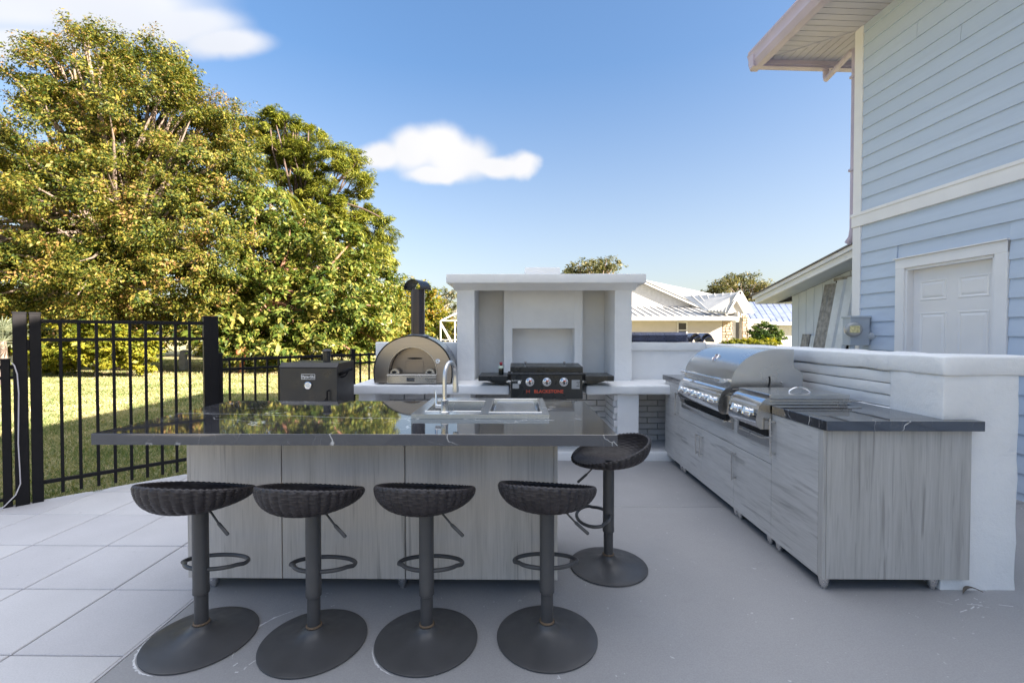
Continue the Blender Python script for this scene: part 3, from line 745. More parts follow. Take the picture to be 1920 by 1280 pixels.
# ------------------------------------------------------------------ fireplace
fp = thing('outdoor_fireplace', (.31, 5.6, 0), 'white stucco outdoor fireplace with flat overhanging top and square niche', 'fireplace')
obj('column', rough_box(MB(), -.708, -.502, 5.30, 6.1, .80, 1.93, .006, .003, seed=41), M_stucco, fp, 60)
obj('column', rough_box(MB(), 1.137, 1.335, 5.30, 6.1, .80, 1.93, .006, .003, seed=42), M_stucco, fp, 60)
obj('back_panel', rough_box(MB(), -.52, 1.15, 5.95, 6.15, .0, 1.94, .005, .002, seed=43), M_stucco, fp, 60)
br = MB()
rough_box(br, -.168, -.062, 5.65, 5.96, .80, 1.94, .005, .002, seed=44); rough_box(br, .712, .812, 5.65, 5.96, .80, 1.94, .005, .002, seed=45)
rough_box(br, -.066, .716, 5.652, 5.96, 1.432, 1.94, .005, .002, seed=46)
obj('chimney_breast', br, M_stucco, fp, 60)
# flared top slab
tp = MB(); n = 0
def rect(x0, x1, y0, y1, z): return [(x0, y0, z), (x1, y0, z), (x1, y1, z), (x0, y1, z)]
ringz = [rect(-.712, 1.34, 5.292, 6.12, 1.875), rect(-.80, 1.45, 5.165, 6.2, 1.935), rect(-.81, 1.458, 5.15, 6.21, 1.945), rect(-.81, 1.458, 5.15, 6.21, 2.035), rect(-.80, 1.448, 5.16, 6.2, 2.045)]
vs = [p for r_ in ringz for p in r_]; fs = [(0, 1, 2, 3), (16, 17, 18, 19)]
for i in range(4):
    for k in range(4): fs.append((i * 4 + k, i * 4 + (k + 1) % 4, i * 4 + 4 + (k + 1) % 4, i * 4 + 4 + k))
tp.add(vs, fs)
# the flare is hollow between the columns: keep only a thin lid there
tp2 = MB(); rough_box(tp2, -.81, 1.458, 5.15, 6.21, 1.94, 2.045, .008, .0035, .07, seed=47)
obj('top_slab', tp2, M_stucco, fp, 60)
fl = MB()
fl.prism([(-.708, 1.86), (-.50, 1.86), (-.50, 1.945), (-.80, 1.945)], 5.298, 6.1, 'Y')
fl.prism([(1.335, 1.86), (1.136, 1.86), (1.136, 1.945), (1.45, 1.945)], 5.298, 6.1, 'Y')
fl.prism([(5.30, 1.87), (5.298, 1.945), (5.17, 1.945)], -.74, 1.37, 'X')
obj('flare', fl, M_stucco, fp)
obj('chimney_cap', rough_box(MB(), .09, .51, 5.40, 5.85, 2.04, 2.155, .01, .004, seed=48), M_stucco, fp, 60)

# ------------------------------------------------------------------ masonry bench under it
bn = thing('masonry_bench', (0, 5.2, 0), 'white stucco bench on brick piers carrying oven and griddle', 'bench')
BT = .82
def slab_piece(x0, x1, seed):
    obj('bench_slab', rough_box(MB(), x0, x1, 4.80, 5.52, BT - .098, BT, .02, .010, .05, 6, seed), M_stucco, bn, 60)
m_ = MB(); rough_box(m_, -1.775, -.085, 4.80, 5.52, BT - .098, BT, .014, .005, .06, 6, 51)
m_.v = [(x, y + max(0, (-1.58 - x)) * max(0, (5.0 - y)) * .0, z) for x, y, z in m_.v]
obj('bench_slab', m_, M_stucco, bn, 60)
slab_piece(.728, 2.27, 52)
obj('bench_slab', rough_box(MB(), -.09, .73, 5.20, 5.95, BT - .098, BT - .002, .012, .004, .08, seed=53), M_stucco, bn, 60)
obj('pier', rough_box(MB(), 1.075, 1.305, 4.865, 5.44, -.02, BT - .095, .01, .004, seed=54), M_stucco, bn, 60)
obj('pier', rough_box(MB(), -1.715, -1.535, 4.865, 5.44, -.02, BT - .095, .01, .004, seed=55), M_stucco, bn, 60)
obj('pier', rough_box(MB(), -.69, -.50, 4.865, 5.44, -.02, BT - .095, .01, .004, seed=56), M_stucco, bn, 60)
obj('plinth', rough_box(MB(), -1.73, 2.27, 4.875, 5.48, -.03, .095, .014, .006, .1, seed=57), M_stucco, bn, 60)
wall_m = obj('brick_backing', MB().box(-1.72, 2.26, 5.452, 5.498, .0, BT - .1), M_mortar, bn)
bme = mk_mesh('brick', MB().box(-.116, .116, -.02, .02, -.031, .031, .004), Vector((0, 0, 0)), M_brick)
zc = .125; row = 0
while zc < .72:
    xx = -1.60 + (.12 if row % 2 else 0)
    while xx < 2.2:
        if xx > .55 or xx < -.75:
            inst('brick', bme, wall_m, Vector((xx + random.uniform(-.002, .002), 5.445 + random.uniform(-.003, .003), zc)) - ORG[wall_m], (0, random.uniform(-.008, .008), 0))
        xx += .243
    yy = 4.96
    for sx in (1.060, -.71):      # brick cheeks of the piers, seen receding
        for q in range(2):
            inst('brick', bme, wall_m, Vector((sx + random.uniform(-.002, .002), yy + .02 + q * .243 + (.05 if row % 2 else 0), zc)) - ORG[wall_m], (0, 0, R(90)))
    zc += .0695; row += 1

# ------------------------------------------------------------------ fence and gate
def fence_frame():
    return math.atan2(FLD.y, FLD.x)
FA = fence_frame()
pk_short = mk_mesh('picket', MB().box(-.0095, .0095, -.0095, .0095, .0, 1.10, .0015), Vector((0, 0, 0)), M_blackmetal)
pk_gate = mk_mesh('picket', MB().box(-.011, .011, -.011, .011, .0, 1.43, .0015), Vector((0, 0, 0)), M_blackmetal)
def post(mb, t, w, h): mb.box(t - w / 2, t + w / 2, -w / 2, w / 2, -.08, h, .003).box(t - w / 2 - .003, t + w / 2 + .003, -w / 2 - .003, w / 2 + .003, h - .004, h + .012, .004)
def fence_run(name, t0, t1, label, h, posts, rails):
    f = thing(name, fence_at(t0), label, 'fence', rz=FA)
    L_ = t1 - t0
    for (t, w, ph) in posts:
        m = MB(); post(m, t - t0, w, ph); obj('post', m, M_blackmetal, f, local=True)
    for (rz_, rh) in rails:
        obj('rail', MB().box(0, L_, -.014, .014, rz_ - rh / 2, rz_ + rh / 2, .002), M_blackmetal, f, local=True)
    t = .115
    while t < L_ - .03:
        if all(abs(t0 + t - q[0]) > .055 for q in posts): inst('picket', pk_short, f, (t, 0, .03))
        t += .118
    return f
fence_run('metal_fence', 1.285, 3.05, 'low black metal picket fence between gate and pizza oven wall', 1.12, [(1.263, .072, 1.53), (1.315, .045, 1.16), (2.72, .045, 1.17)], [(1.105, .03), (1.005, .024), (.10, .024)])
fence_run('metal_fence', -1.9, -.075, 'low black metal picket fence left of the tall gate post', 1.12, [(-.055, .078, 1.53), (-.135, .05, 1.16), (-1.88, .05, 1.16)], [(1.105, .03), (1.02, .024), (.06, .024)])
gt = thing('metal_gate', fence_at(.03), 'tall black metal picket gate standing shut beside the paved terrace', 'gate', rz=FA)
GL = 1.178
for t in (0.0, GL): 
    m = MB(); post(m, t, .066, 1.53); obj('stile', m, M_blackmetal, gt, local=True)
for rz_ in (1.47, 1.318, .15): obj('rail', MB().box(.033, GL - .033, -.016, .016, rz_ - .015, rz_ + .015, .002), M_blackmetal, gt, local=True)
for i in range(9): inst('picket', pk_gate, gt, (.033 + (GL - .066) * (i + 1) / 10, 0, .04))
for zz in (.3, 1.24): obj('hinge', MB().box(GL + .034, GL + .052, -.02, .02, zz, zz + .1, .003), M_blackmetal, gt, local=True)
obj('latch', MB().box(-.075, -.03, -.03, .03, 1.24, 1.32, .004), M_blackmetal, gt, local=True)
cp = [fence_at(-.10, 1.14) + FLN * .05, fence_at(-.085, 1.12) + FLN * .06, fence_at(-.07, 1.05) + FLN * .062]
cp += [fence_at(-.068 + .004 * math.sin(z_ * 9), z_) + FLN * .06 for z_ in (.9, .7, .5, .3, .18)] + [fence_at(-.09, .1) + FLN * .07, fence_at(-.15, .03) + FLN * .09, fence_at(-.22, .006) + FLN * .10]
tag(obj('loose_cable', MB().tube(cp, .0042, 8), M_cable, None, 50), 'thin pale cable hanging down the left gate post', 'cable')

# ------------------------------------------------------------------ island
isl = thing('kitchen_island', (-.75, 2.5, 0), 'grey wood grain island with dark veined stone top', 'island')
IX0, IX1, IY0, IY1 = -1.735, .212, 2.372, 3.00; LZ = .07; CT = .915; ST = .052
obj('carcass', MB().box(IX0 + .01, IX1 - .01, IY0 + .019, IY1 - .02, LZ + .002, CT - ST - .001), M_dark, isl)
for a, b in ((IX0, -1.2505), (-1.2455, -.5955), (-.5905, IX1 - .021)):
    obj('front_panel', MB().box(a, b, IY0, IY0 + .018, LZ, CT - ST - .003, .0012), M_lamI, isl)
obj('side_panel', MB().box(IX1 - .0195, IX1, IY0 - .001, IY1, LZ, CT - ST - .003, .0012), M_lamI, isl)
obj('side_panel', MB().box(IX0 - .019, IX0 - .001, IY0 + .001, IY1, LZ, CT - ST - .003, .0012), M_lamI, isl)
obj('back_panel', MB().box(IX0, IX1 - .02, IY1 - .018, IY1, LZ, CT - ST - .003, .0012), M_lamI, isl)
def legprof(): return [(0, 0), (.013, 0), (.015, .004), (.015, .016), (.021, .018), (.026, .05), (.026, LZ + .004), (0, LZ + .004)]
legme = mk_mesh('leg', MB().lathe(legprof(), (0, 0, 0), 16), Vector((0, 0, 0)), M_leg, 35)
for x_ in (IX0 + .09, -.62, -.50, IX1 - .05):
    for y_ in (IY0 + .05, IY1 - .07): inst('leg', legme, isl, Vector((x_, y_, 0)) - ORG[isl])
SXa, SXb, SYa, SYb = -1.943, .451, 2.036, 3.045
# stone top with the sink cut-out
SK = (-.567, .170, 2.405, 3.022)
top = MB()
KX0, KX1, KY0, KY1 = SK[0] + .03, SK[1] - .03, SK[2] + .03, SK[3] - .03
z0, z1, ch = CT - ST, CT, .0018
o4 = [(SXa, SYa), (SXb, SYa), (SXb, SYb), (SXa, SYb)]; oi = [(SXa + ch, SYa + ch), (SXb - ch, SYa + ch), (SXb - ch, SYb - ch), (SXa + ch, SYb - ch)]
k4 = [(KX0, KY0), (KX1, KY0), (KX1, KY1), (KX0, KY1)]
vs = [(x, y, z0) for x, y in o4] + [(x, y, z1 - ch) for x, y in o4] + [(x, y, z1) for x, y in oi] + [(x, y, z1) for x, y in k4] + [(x, y, z0) for x, y in k4]
fs = []
for k in range(4):
    j = (k + 1) % 4
    fs += [(k, j, 4 + j, 4 + k), (4 + k, 4 + j, 8 + j, 8 + k), (8 + k, 8 + j, 12 + j, 12 + k), (12 + k, 12 + j, 16 + j, 16 + k), (16 + k, 16 + j, j, k)]
top.add(vs, fs); ct = obj('countertop', top, M_stone, isl)
m_ = MB(); pv = None
for i in range(61):
    t = i / 60; x_ = SXa + .004 + (SK[0] - SXa - .006) * t; y_ = 2.515 + .05 * math.sin(t * 4.2 + .8) * (1 - t * .4) - .075 * t + .006 * mnoise.noise(Vector((t * 14, 2, 0)))
    w = .0035 + .0025 * abs(mnoise.noise(Vector((t * 9, 5, 0))))
    q = ((x_, y_ - w, CT + .0004), (x_, y_ + w, CT + .0004))
    if pv: m_.quad(pv[0], q[0], q[1], pv[1])
    pv = q
obj('vein', m_, M_vein, ct)

# ------------------------------------------------------------------ drop-in sink
sk = thing('drop_in_sink', (-.2, 2.7, CT), 'stainless drop-in sink unit with covered bin on the island', 'sink')
RZ = CT + .024
rim = MB()
B1 = (-.505, -.205, 2.50, 2.87); B2 = (-.150, .128, 2.475, 2.955)     # basin and tray openings
def frame_with_holes(mb, o, holes, z):
    xs_ = sorted({o[0], o[1], *[h[0] for h in holes], *[h[1] for h in holes]}); ys_ = sorted({o[2], o[3], *[h[2] for h in holes], *[h[3] for h in holes]})
    for i in range(len(xs_) - 1):
        for j in range(len(ys_) - 1):
            cx_, cy_ = (xs_[i] + xs_[i + 1]) / 2, (ys_[j] + ys_[j + 1]) / 2
            if any(h[0] < cx_ < h[1] and h[2] < cy_ < h[3] for h in holes): continue
            mb.quad((xs_[i], ys_[j], z), (xs_[i + 1], ys_[j], z), (xs_[i + 1], ys_[j + 1], z), (xs_[i], ys_[j + 1], z))
frame_with_holes(rim, SK, [B1, B2], RZ)
for (a, b, c, d) in (((SK[0], SK[2]), (SK[1], SK[2]), 0, 0), ((SK[1], SK[2]), (SK[1], SK[3]), 0, 0), ((SK[1], SK[3]), (SK[0], SK[3]), 0, 0), ((SK[0], SK[3]), (SK[0], SK[2]), 0, 0)):
    rim.quad((*a, CT + .0006), (*b, CT + .0006), (*b, RZ), (*a, RZ))
obj('rim', rim, M_steelY, sk)
def basin(o, dep, flare):
    m = MB(); x0, x1, y0, y1 = o
    a = [(x0, y0, RZ), (x1, y0, RZ), (x1, y1, RZ), (x0, y1, RZ)]; f = flare
    b = [(x0 + f, y0 + f, RZ - dep), (x1 - f, y0 + f, RZ - dep), (x1 - f, y1 - f, RZ - dep), (x0 + f, y1 - f, RZ - dep)]
    m.add(a + b, [(0, 1, 5, 4), (1, 2, 6, 5), (2, 3, 7, 6), (3, 0, 4, 7), (4, 5, 6, 7)]); return m
bs = obj('basin', basin(B1, .15, .012), M_steel, sk)
obj('drain', MB().lathe([(0, .004), (.03, .004), (.038, .0)], ((B1[0] + B1[1]) / 2, 2.7, RZ - .15), 18), M_chrome, bs)
obj('bin_well', basin(B2, .04, .004), M_steel, sk)
lid = obj('bin_cover', MB().box(B2[0] + .02, B2[1] - .02, B2[2] + .02, B2[3] - .03, RZ - .030, RZ - .010, .004), M_steelY, sk)
for o_ in (B1, B2):
    m = MB(); e = .007
    m.box(o_[0] - e, o_[1] + e, o_[2] - e, o_[2], RZ + .0004, RZ + .004, .0012).box(o_[0] - e, o_[1] + e, o_[3], o_[3] + e, RZ + .0004, RZ + .004, .0012)
    m.box(o_[0] - e, o_[0], o_[2], o_[3], RZ + .0004, RZ + .0038, .0012).box(o_[1], o_[1] + e, o_[2], o_[3], RZ + .0004, RZ + .0038, .0012)
    obj('raised_bead', m, M_chrome, sk)
fc = thing('kitchen_faucet', (-.395, 2.452, RZ), 'tall brushed gooseneck faucet on the sink rim', 'faucet')
fx, fy = -.395, 2.452
pts = [(fx, fy, RZ + .03), (fx, fy, RZ + .185)] + [(fx + .020 * (1 - math.cos(R(a))) , fy + .075 * (1 - math.cos(R(a))), RZ + .185 + .085 * math.sin(R(a))) for a in range(15, 181, 15)]
pts += [(pts[-1][0], pts[-1][1], pts[-1][2] - .02)]
obj('spout', MB().tube(pts, .0115, 14), M_leg, fc, 50)
obj('body', MB().lathe([(0, 0), (.027, 0), (.027, .006), (.02, .012), (.018, .055), (.020, .06), (.020, .07), (.0125, .074)], (fx, fy, RZ), 20), M_leg, fc, 40)
e = pts[-1]; obj('spray_head', MB().lathe([(0, -.075), (.016, -.075), (.018, -.06), (.0135, 0), (0, .002)], e, 16), M_leg, fc, 40)
obj('lever', MB().tube([(fx - .045, fy + .015, RZ + .035), (fx - .05, fy + .02, RZ + .05), (fx - .052, fy + .03, RZ + .115)], [.008, .007, .0055], 10), M_chrome, fc, 40)
obj('lever_stem', MB().cyl((fx - .015, fy + .004, RZ + .035), (fx - .05, fy + .016, RZ + .035), .01, 12), M_leg, fc, 40)

# ------------------------------------------------------------------ bar stools
def seat_mesh():
    NT, ns, rows = 288, 36, 24
    prof = []                     # (kind, t)
    for i in range(100): prof.append(('o', .10 + .90 * i / 99))
    for i in range(1, 12): prof.append(('r', i / 12))
    for i in range(46): prof.append(('i', 1 - .97 * i / 45))
    th = np.linspace(0, 2 * np.pi, NT, endpoint=False)
    ca = np.cos(th)
    h = .086 + .054 * ca - .008 * np.maximum(0, -ca) ** 2 + .012 * np.maximum(0, ca) ** 3      # rim height; theta 0 = back
    Rr = .212 + .026 * np.maximum(0, ca) ** 2
    vs = []
    for kind, t in prof:
        if kind == 'o':
            s = math.sin(t * math.pi / 2) ** .72; k = (1 - math.cos(t * math.pi / 2)) ** 1.15
            rib = np.abs(np.sin(ns * th / 2)) ** .7
            row = math.floor(t * rows); fr = t * rows - row
            wv = np.cos(ns * th / 2 + math.pi * row) * math.sin(math.pi * fr)
            d = .0072 * rib * min(1, t * 2) + .0016 * abs(math.sin(math.pi * fr)) + .0012 * wv
            r = Rr * s + d; z = h * k
        elif kind == 'r':
            a = math.pi * t; cz = h; tw = .0018 * np.sin(60 * th + t * 6)
            r = Rr + (.009 + tw) * math.cos(a) - .004; z = cz + (.009 + tw) * math.sin(a)
        else:
            s = math.sin(t * math.pi / 2) ** .72; k = (1 - math.cos(t * math.pi / 2)) ** 1.15
            row = math.floor(t * rows); fr = t * rows - row
            r = (Rr - .013) * s + .0012 * np.cos(ns * th / 2 + math.pi * row); z = .014 + (h - .014) * k + .0012 * abs(math.sin(math.pi * fr))
        vs.append(np.stack([np.sin(th) * r, -np.cos(th) * r, np.broadcast_to(z, th.shape)], 1))
    V = np.concatenate(vs); P_ = len(prof)
    i = np.arange(P_ - 1)[:, None] * NT; a = np.arange(NT)[None, :]; b = (a + 1) % NT
    F = np.stack([i + a, i + b, i + NT + b, i + NT + a], -1).reshape(-1, 4)
    me = bpy.data.meshes.new('woven_seat'); me.from_pydata(V.tolist(), [], F.tolist()); me.materials.append(M_wicker); me.shade_smooth(); me.update(); return me
SEATZ = .598
def make_stool():
    st = thing('bar_stool', (0, 0, 0), 'x', 'stool', 'swivel bar stools at the island')
    base = [(0, 0), (.222, 0), (.226, .003), (.226, .007), (.220, .0095), (.19, .013), (.14, .020), (.10, .028), (.07, .038), (.05, .050), (.040, .062), (.0365, .070), (0, .070)]
    obj('base', MB().lathe(base, (0, 0, 0), 72), M_stool, st, 30, True)
    obj('piston', MB().cyl((0, 0, .066), (0, 0, .235), .0275, 28), M_stool, st, 40, True)
    obj('collar_ring', MB().lathe([(.0285, .072), (.034, .072), (.034, .076), (.0285, .079)], (0, 0, 0), 28), simple('rusty_seam', (.16, .11, .07), .7), st, 40, True)
    obj('column', MB().lathe([(0, .205), (.030, .205), (.0335, .208), (.0335, .232), (.0325, .235), (.0325, SEATZ - .005), (0, SEATZ - .005)], (0, 0, 0), 28), M_stool, st, 35, True)
    pts = []
    for k in range(40):
        a = 2 * math.pi * k / 40
        pts.append((.148 * math.sin(a) * (1 - .12 * (math.cos(a) > .3)), .092 - .092 * math.cos(a), .300 + .012 * math.cos(a)))
    obj('footrest', MB().tube(pts, .0095, 10, True), M_stool, st, 50, True)
    sw = bpy.data.objects.new('woven_seat', seat_mesh()); COL.objects.link(sw); sw.parent = st; sw.location = (0, 0, SEATZ); ORG[sw] = Vector((0, 0, 0))
    obj('seat_plate', MB().lathe([(0, -.012), (.075, -.012), (.085, -.004), (.085, .004), (0, .004)], (0, 0, 0), 20), M_stool, sw, 40, True)
    lv = obj('lever', MB().tube([(.03, -.01, -.006), (.085, -.02, -.012), (.105, -.022, -.03), (.14, -.025, -.062)], .0045, 8), M_stool, sw, 50, True)
    obj('lever_grip', MB().tube([(.128, -.024, -.052), (.134, -.0245, -.056), (.185, -.028, -.094), (.188, -.028, -.097)], [.005, .0075, .0075, .005], 10), M_stool, lv, 50, True)
    return st
proto = make_stool()
# x, y, turn of the column (footrest), turn of the seat, label
stools = [(-1.42, 2.0, R(-2), R(-10), 'black wicker swivel stool at the left end of the row'),
          (-.905, 1.985, R(-2), R(-8), 'black wicker swivel stool second from the left of the row'),
          (-.405, 2.0, R(-1), R(-6), 'black wicker swivel stool third from the left of the row'),
          (.134, 2.027, R(0), R(-10), 'black wicker swivel stool at the right end of the front row'),
          (.536, 2.655, R(95), R(104), 'black wicker swivel stool pulled to the right side of the island')]
for i, (x_, y_, a1, a2, lab) in enumerate(stools):
    o = proto if i == 0 else copy_tree(proto)
    o.location = (x_, y_, .001); o.rotation_euler = (0, 0, a1); o['label'] = lab
    for ch in o.children:
        if ch.name.startswith('woven_seat'):
            ch.rotation_euler = (0, 0, a2 - a1); ch.location = (0, 0, SEATZ + (.005 if i == 4 else 0))
            for g_ in ch.children:
                if g_.name.startswith('lever'): g_.rotation_euler = (0, 0, -a2 + (R(-15) if i < 4 else R(200)))

# ------------------------------------------------------------------ grill counter
gc = thing('grill_counter', (2.0, 3.6, 0), 'long grey wood grain cabinet run with dark stone top along the wall', 'counter')
CX0, CX1 = 1.632, 2.25; CYS = [2.42, 2.911, 3.383, 4.512, 4.95]; CTZ = CT - ST - .003
obj('end_panel', MB().box(CX0 + .001, 2.386, 2.398, 2.417, LZ, CTZ, .0012), M_lamV, gc)
obj('end_edge', MB().box(CX0 - .019, CX0 - .0005, 2.399, 2.434, LZ, CTZ, .0012), M_lamV, gc)
obj('carcass', MB().box(CX0 + .002, CX1, 2.4185, 3.0, LZ + .002, CTZ - .002).box(CX0 + .002, CX1, 3.0005, 4.948, LZ + .002, .70), M_dark, gc)
obj('far_panel', MB().box(CX0 + .001, CX1, 4.95, 4.968, LZ, CTZ, .0012), M_lamV, gc)
def front(y0, y1, za, zb): return obj('front_panel', MB().box(CX0 - .018, CX0, y0 + .0015, y1 - .0015, za, zb, .0012), M_lamH, gc)
SEAM = .54
def pull(y_, za, zb, panel):
    x_ = CX0 - .018
    m = MB().box(x_ - .036, x_ - .026, y_ - .005, y_ + .005, za, zb, .0015)
    m.box(x_ - .027, x_ + .0, y_ - .005, y_ + .005, za + .012, za + .022).box(x_ - .027, x_, y_ - .005, y_ + .005, zb - .022, zb - .012)
    obj('handle', m, M_leg, panel)
d1 = front(2.436, 2.884, LZ, CTZ); pull(2.846, .60, .835, d1)
front(2.884, 3.383, SEAM + .002, CTZ - .11 + .0); d2 = front(2.884, 3.383, LZ, SEAM - .002); pull(3.352, .29, .50, d2)
front(3.383, 4.512, SEAM + .002, .70); d3 = front(3.383, 3.983, LZ, SEAM - .002); pull(3.945, .30, .485, d3)
d4 = front(3.983, 4.512, LZ, SEAM - .002); pull(4.03, .30, .485, d4)
d5 = front(4.512, 4.95, LZ, CTZ); pull(4.555, .55, .78, d5)
for (x_, y_) in ((1.655, 2.445), (2.23, 2.445), (1.66, 2.86), (1.66, 2.96), (1.66, 3.36), (1.66, 3.42), (1.66, 4.47), (1.66, 4.55), (1.66, 4.91), (2.2, 3.4), (2.2, 4.5), (2.2, 4.91)):
    inst('leg', legme, gc, Vector((x_, y_, 0)) - ORG[gc])
# stone: one piece near the camera, a front strip and a far piece round the appliances
def stone_piece(x0, x1, y0, y1): obj('countertop', MB().box(x0, x1, y0, y1, CT - ST, CT, .0018), M_stone, gc)
stone_piece(1.608, 2.422, 2.366, 2.4265)
stone_piece(1.608, 2.2605, 2.4266, 2.875)
stone_piece(2.12, 2.262, 2.8752, 4.44)
stone_piece(1.65, 2.1198, 3.31, 3.40)
stone_piece(1.608, 2.262, 4.4402, 5.03)

# ------------------------------------------------------------------ built-in grill
gr = thing('gas_grill', (1.85, 3.85, .7), 'large stainless built-in gas grill with domed hood and knob panel', 'grill')
GY0, GY1 = 3.43, 4.40
hood_prof = []
for a in range(0, 91, 6):
    t = R(a); hood_prof.append((1.98 - .365 * math.cos(t) ** .92 if math.cos(t) > 0 else 1.98, .955 + .295 * math.sin(t) ** .95))
hood_prof += [(2.085, 1.25), (2.085, .955)]
hd = obj('hood', MB().prism(hood_prof, GY0 + .02, GY1 - .02, 'Y'), M_steelY, gr, 25)
obj('hood_end', MB().prism([(1.85 + (p - 1.85) * 1.004, .955 + (q - .955) * 1.004) for p, q in hood_prof], GY0 + .012, GY0 + .0195, 'Y'), M_steel, hd)
obj('hood_end', MB().prism([(1.85 + (p - 1.85) * 1.004, .955 + (q - .955) * 1.004) for p, q in hood_prof], GY1 - .0195, GY1 - .012, 'Y'), M_steel, hd)
slot = [(1.895 + .012 * math.sin(i * .35), .962 + .012 * i) for i in range(8)]
obj('vent_slot', MB().ring([(p - .006, q) for p, q in slot], [(p + .006, q) for p, q in slot], GY0 + .009, GY0 + .0121, 'Y'), M_dark, hd)
obj('pivot_screw', MB().lathe([(.007, 0), (.007, -.003), (0, -.004)], (1.995, GY0 + .012, 1.0), 10, 'Y'), M_chrome, hd)
obj('rear_housing', MB().prism([(2.088, .916), (2.165, .916), (2.165, 1.07), (2.088, 1.12)], GY0 + .03, GY1 - .03, 'Y'), M_steel, gr)
obj('body', MB().box(1.625, 2.087, GY0 + .01, GY1 - .01, .72, .953, .003), M_steel, gr)
obj('flange', MB().box(1.600, 1.6235, GY0 - .045, GY1 + .03, .655, .905, .002).box(1.6, 2.1, GY0 - .035, GY0 + .009, CT + .0006, CT + .006), M_steel, gr)
# curved control panel with knobs
def control_panel(parent, y0, y1, n_knobs, badge):
    pf = [(1.62, .955), (1.597, .958), (1.572, .95), (1.552, .932), (1.536, .905), (1.522, .865), (1.516, .83), (1.518, .80), (1.528, .778), (1.545, .765), (1.62, .765)]
    pn = obj('control_panel', MB().prism(pf, y0 + .006, y1 - .006, 'Y'), M_chrome, parent, 28)
    for yy in ((y0, y0 + .0055), (y1 - .0055, y1)):
        obj('end_cap', MB().prism([(1.57 + (p - 1.57) * 1.03, .86 + (q - .86) * 1.03) for p, q in pf], yy[0], yy[1], 'Y'), M_steel, pn)
    for zz in (.80, .84): obj('rivet', MB().lathe([(.005, 0), (.005, -.002), (0, -.003)], (1.595, y0, zz), 10, 'Y'), M_chrome, pn)
    nx, nz = Vector((-.052, 0, .02)).normalized().x, .36
    for i in range(n_knobs):
        yk = y0 + (y1 - y0) * (i + .75) / (n_knobs + .5)
        kb = MB().lathe([(0, 0), (.036, 0), (.036, .006), (.029, .009), (.026, .030), (.021, .036), (0, .036)], (0, 0, 0), 24, 'X')
        rot = Matrix.Rotation(R(180), 4, 'Z') @ Matrix.Rotation(R(-22), 4, 'Y')
        kb.v = [tuple(rot @ Vector(p) + Vector((1.528, yk, .852))) for p in kb.v]
        k_ = obj('knob', kb, M_chrome, pn, 35)
        gp_ = MB().box(.03, .047, -.006, .006, -.026, .026, .003); gp_.v = [tuple(rot @ Vector(p) + Vector((1.528, yk, .852))) for p in gp_.v]
        obj('knob_grip', gp_, M_chrome, k_)
    tp_ = MB().box(0, .003, -(y1 - y0) * .40, (y1 - y0) * .40, -.022, .022, .001); rot = Matrix.Rotation(R(180), 4, 'Z') @ Matrix.Rotation(R(-35), 4, 'Y')
    tp_.v = [tuple(rot @ Vector(p) + Vector((1.5475, (y0 + y1) / 2, .918))) for p in tp_.v]
    obj('name_strip', tp_, M_grey, pn)
    return pn
control_panel(gr, GY0, GY0 + .87, 5, True)
obj('drip_slot', MB().box(1.585, 1.5995, GY0 + .02, GY1 - .09, .715, .755), M_dark, gr)
dt = obj('drip_tray_lip', MB().box(1.565, 1.5995, GY0 + .03, GY1 - .08, .693, .711, .004), M_steelY, gr)
hp = [(1.60, GY0 + .05, 1.0), (1.545, GY0 + .05, 1.01)]
hb = obj('hood_handle', MB().tube([(1.545, GY0 + .03, 1.012), (1.545, GY1 - .16, 1.012)], .0155, 16), M_steelY, hd, 40)
for yy in (GY0 + .06, GY1 - .2):
    obj('handle_bracket', MB().tube([(1.545, yy - .05, 1.012), (1.545, yy + .05, 1.012)], .0195, 14).box(1.545, 1.63, yy - .02, yy + .02, .999, 1.022, .004), M_chrome, hb, 40)
# temperature gauge on the hood
gn = Vector((-.80, 0, .60)).normalized()
gg = MB().lathe([(0, 0), (.043, 0), (.043, .010), (.036, .014), (.033, .010), (0, .010)], (0, 0, 0), 28, 'X')
rot = Matrix.Rotation(R(180), 4, 'Z') @ Matrix.Rotation(R(-41), 4, 'Y'); gpos = Vector((1.712, 3.92, 1.158))
gg.v = [tuple(rot @ Vector(p) + gpos) for p in gg.v]; ga = obj('gauge', gg, M_chrome, hd, 35)
gf = MB().lathe([(0, .0108), (.031, .0108)], (0, 0, 0), 24, 'X'); gf.v = [tuple(rot @ Vector(p) + gpos) for p in gf.v]; obj('gauge_face', gf, simple('gauge_plum', (.30, .18, .22), .2), ga)
gf = MB().box(.0112, .0118, -.022, .022, -.004, .004); rot2 = rot @ Matrix.Rotation(R(60), 4, 'X'); gf.v = [tuple(rot2 @ Vector(p) + gpos) for p in gf.v]; obj('needle', gf, M_white, ga)

# ------------------------------------------------------------------ side burner
sb = thing('side_burner', (1.85, 3.05, .75), 'stainless side burner with flat lid and two knobs beside the grill', 'burner')
BY0, BY1 = 2.885, 3.275
obj('body', MB().box(1.625, 2.10, BY0 + .012, BY1 - .01, .75, .934, .002), M_steel, sb)
control_panel(sb, BY0, BY1, 2, False)
obj('flange', MB().box(1.600, 1.6235, BY0 + .004, BY1 + .03, .645, .905, .002), M_steel, sb)
obj('drip_slot', MB().box(1.588, 1.5995, BY0 + .01, BY1 - .02, .715, .757), M_dark, sb)
obj('tray_handle', MB().tube([(1.60, BY0 + .05, .70), (1.575, BY0 + .05, .70), (1.575, BY1 - .05, .70), (1.60, BY1 - .05, .70)], .005, 8), M_leg, sb, 40)
obj('rim_frame', MB().box(1.605, 2.115, BY0 - .005, BY1 + .02, .9352, .946, .002), M_steel, sb)
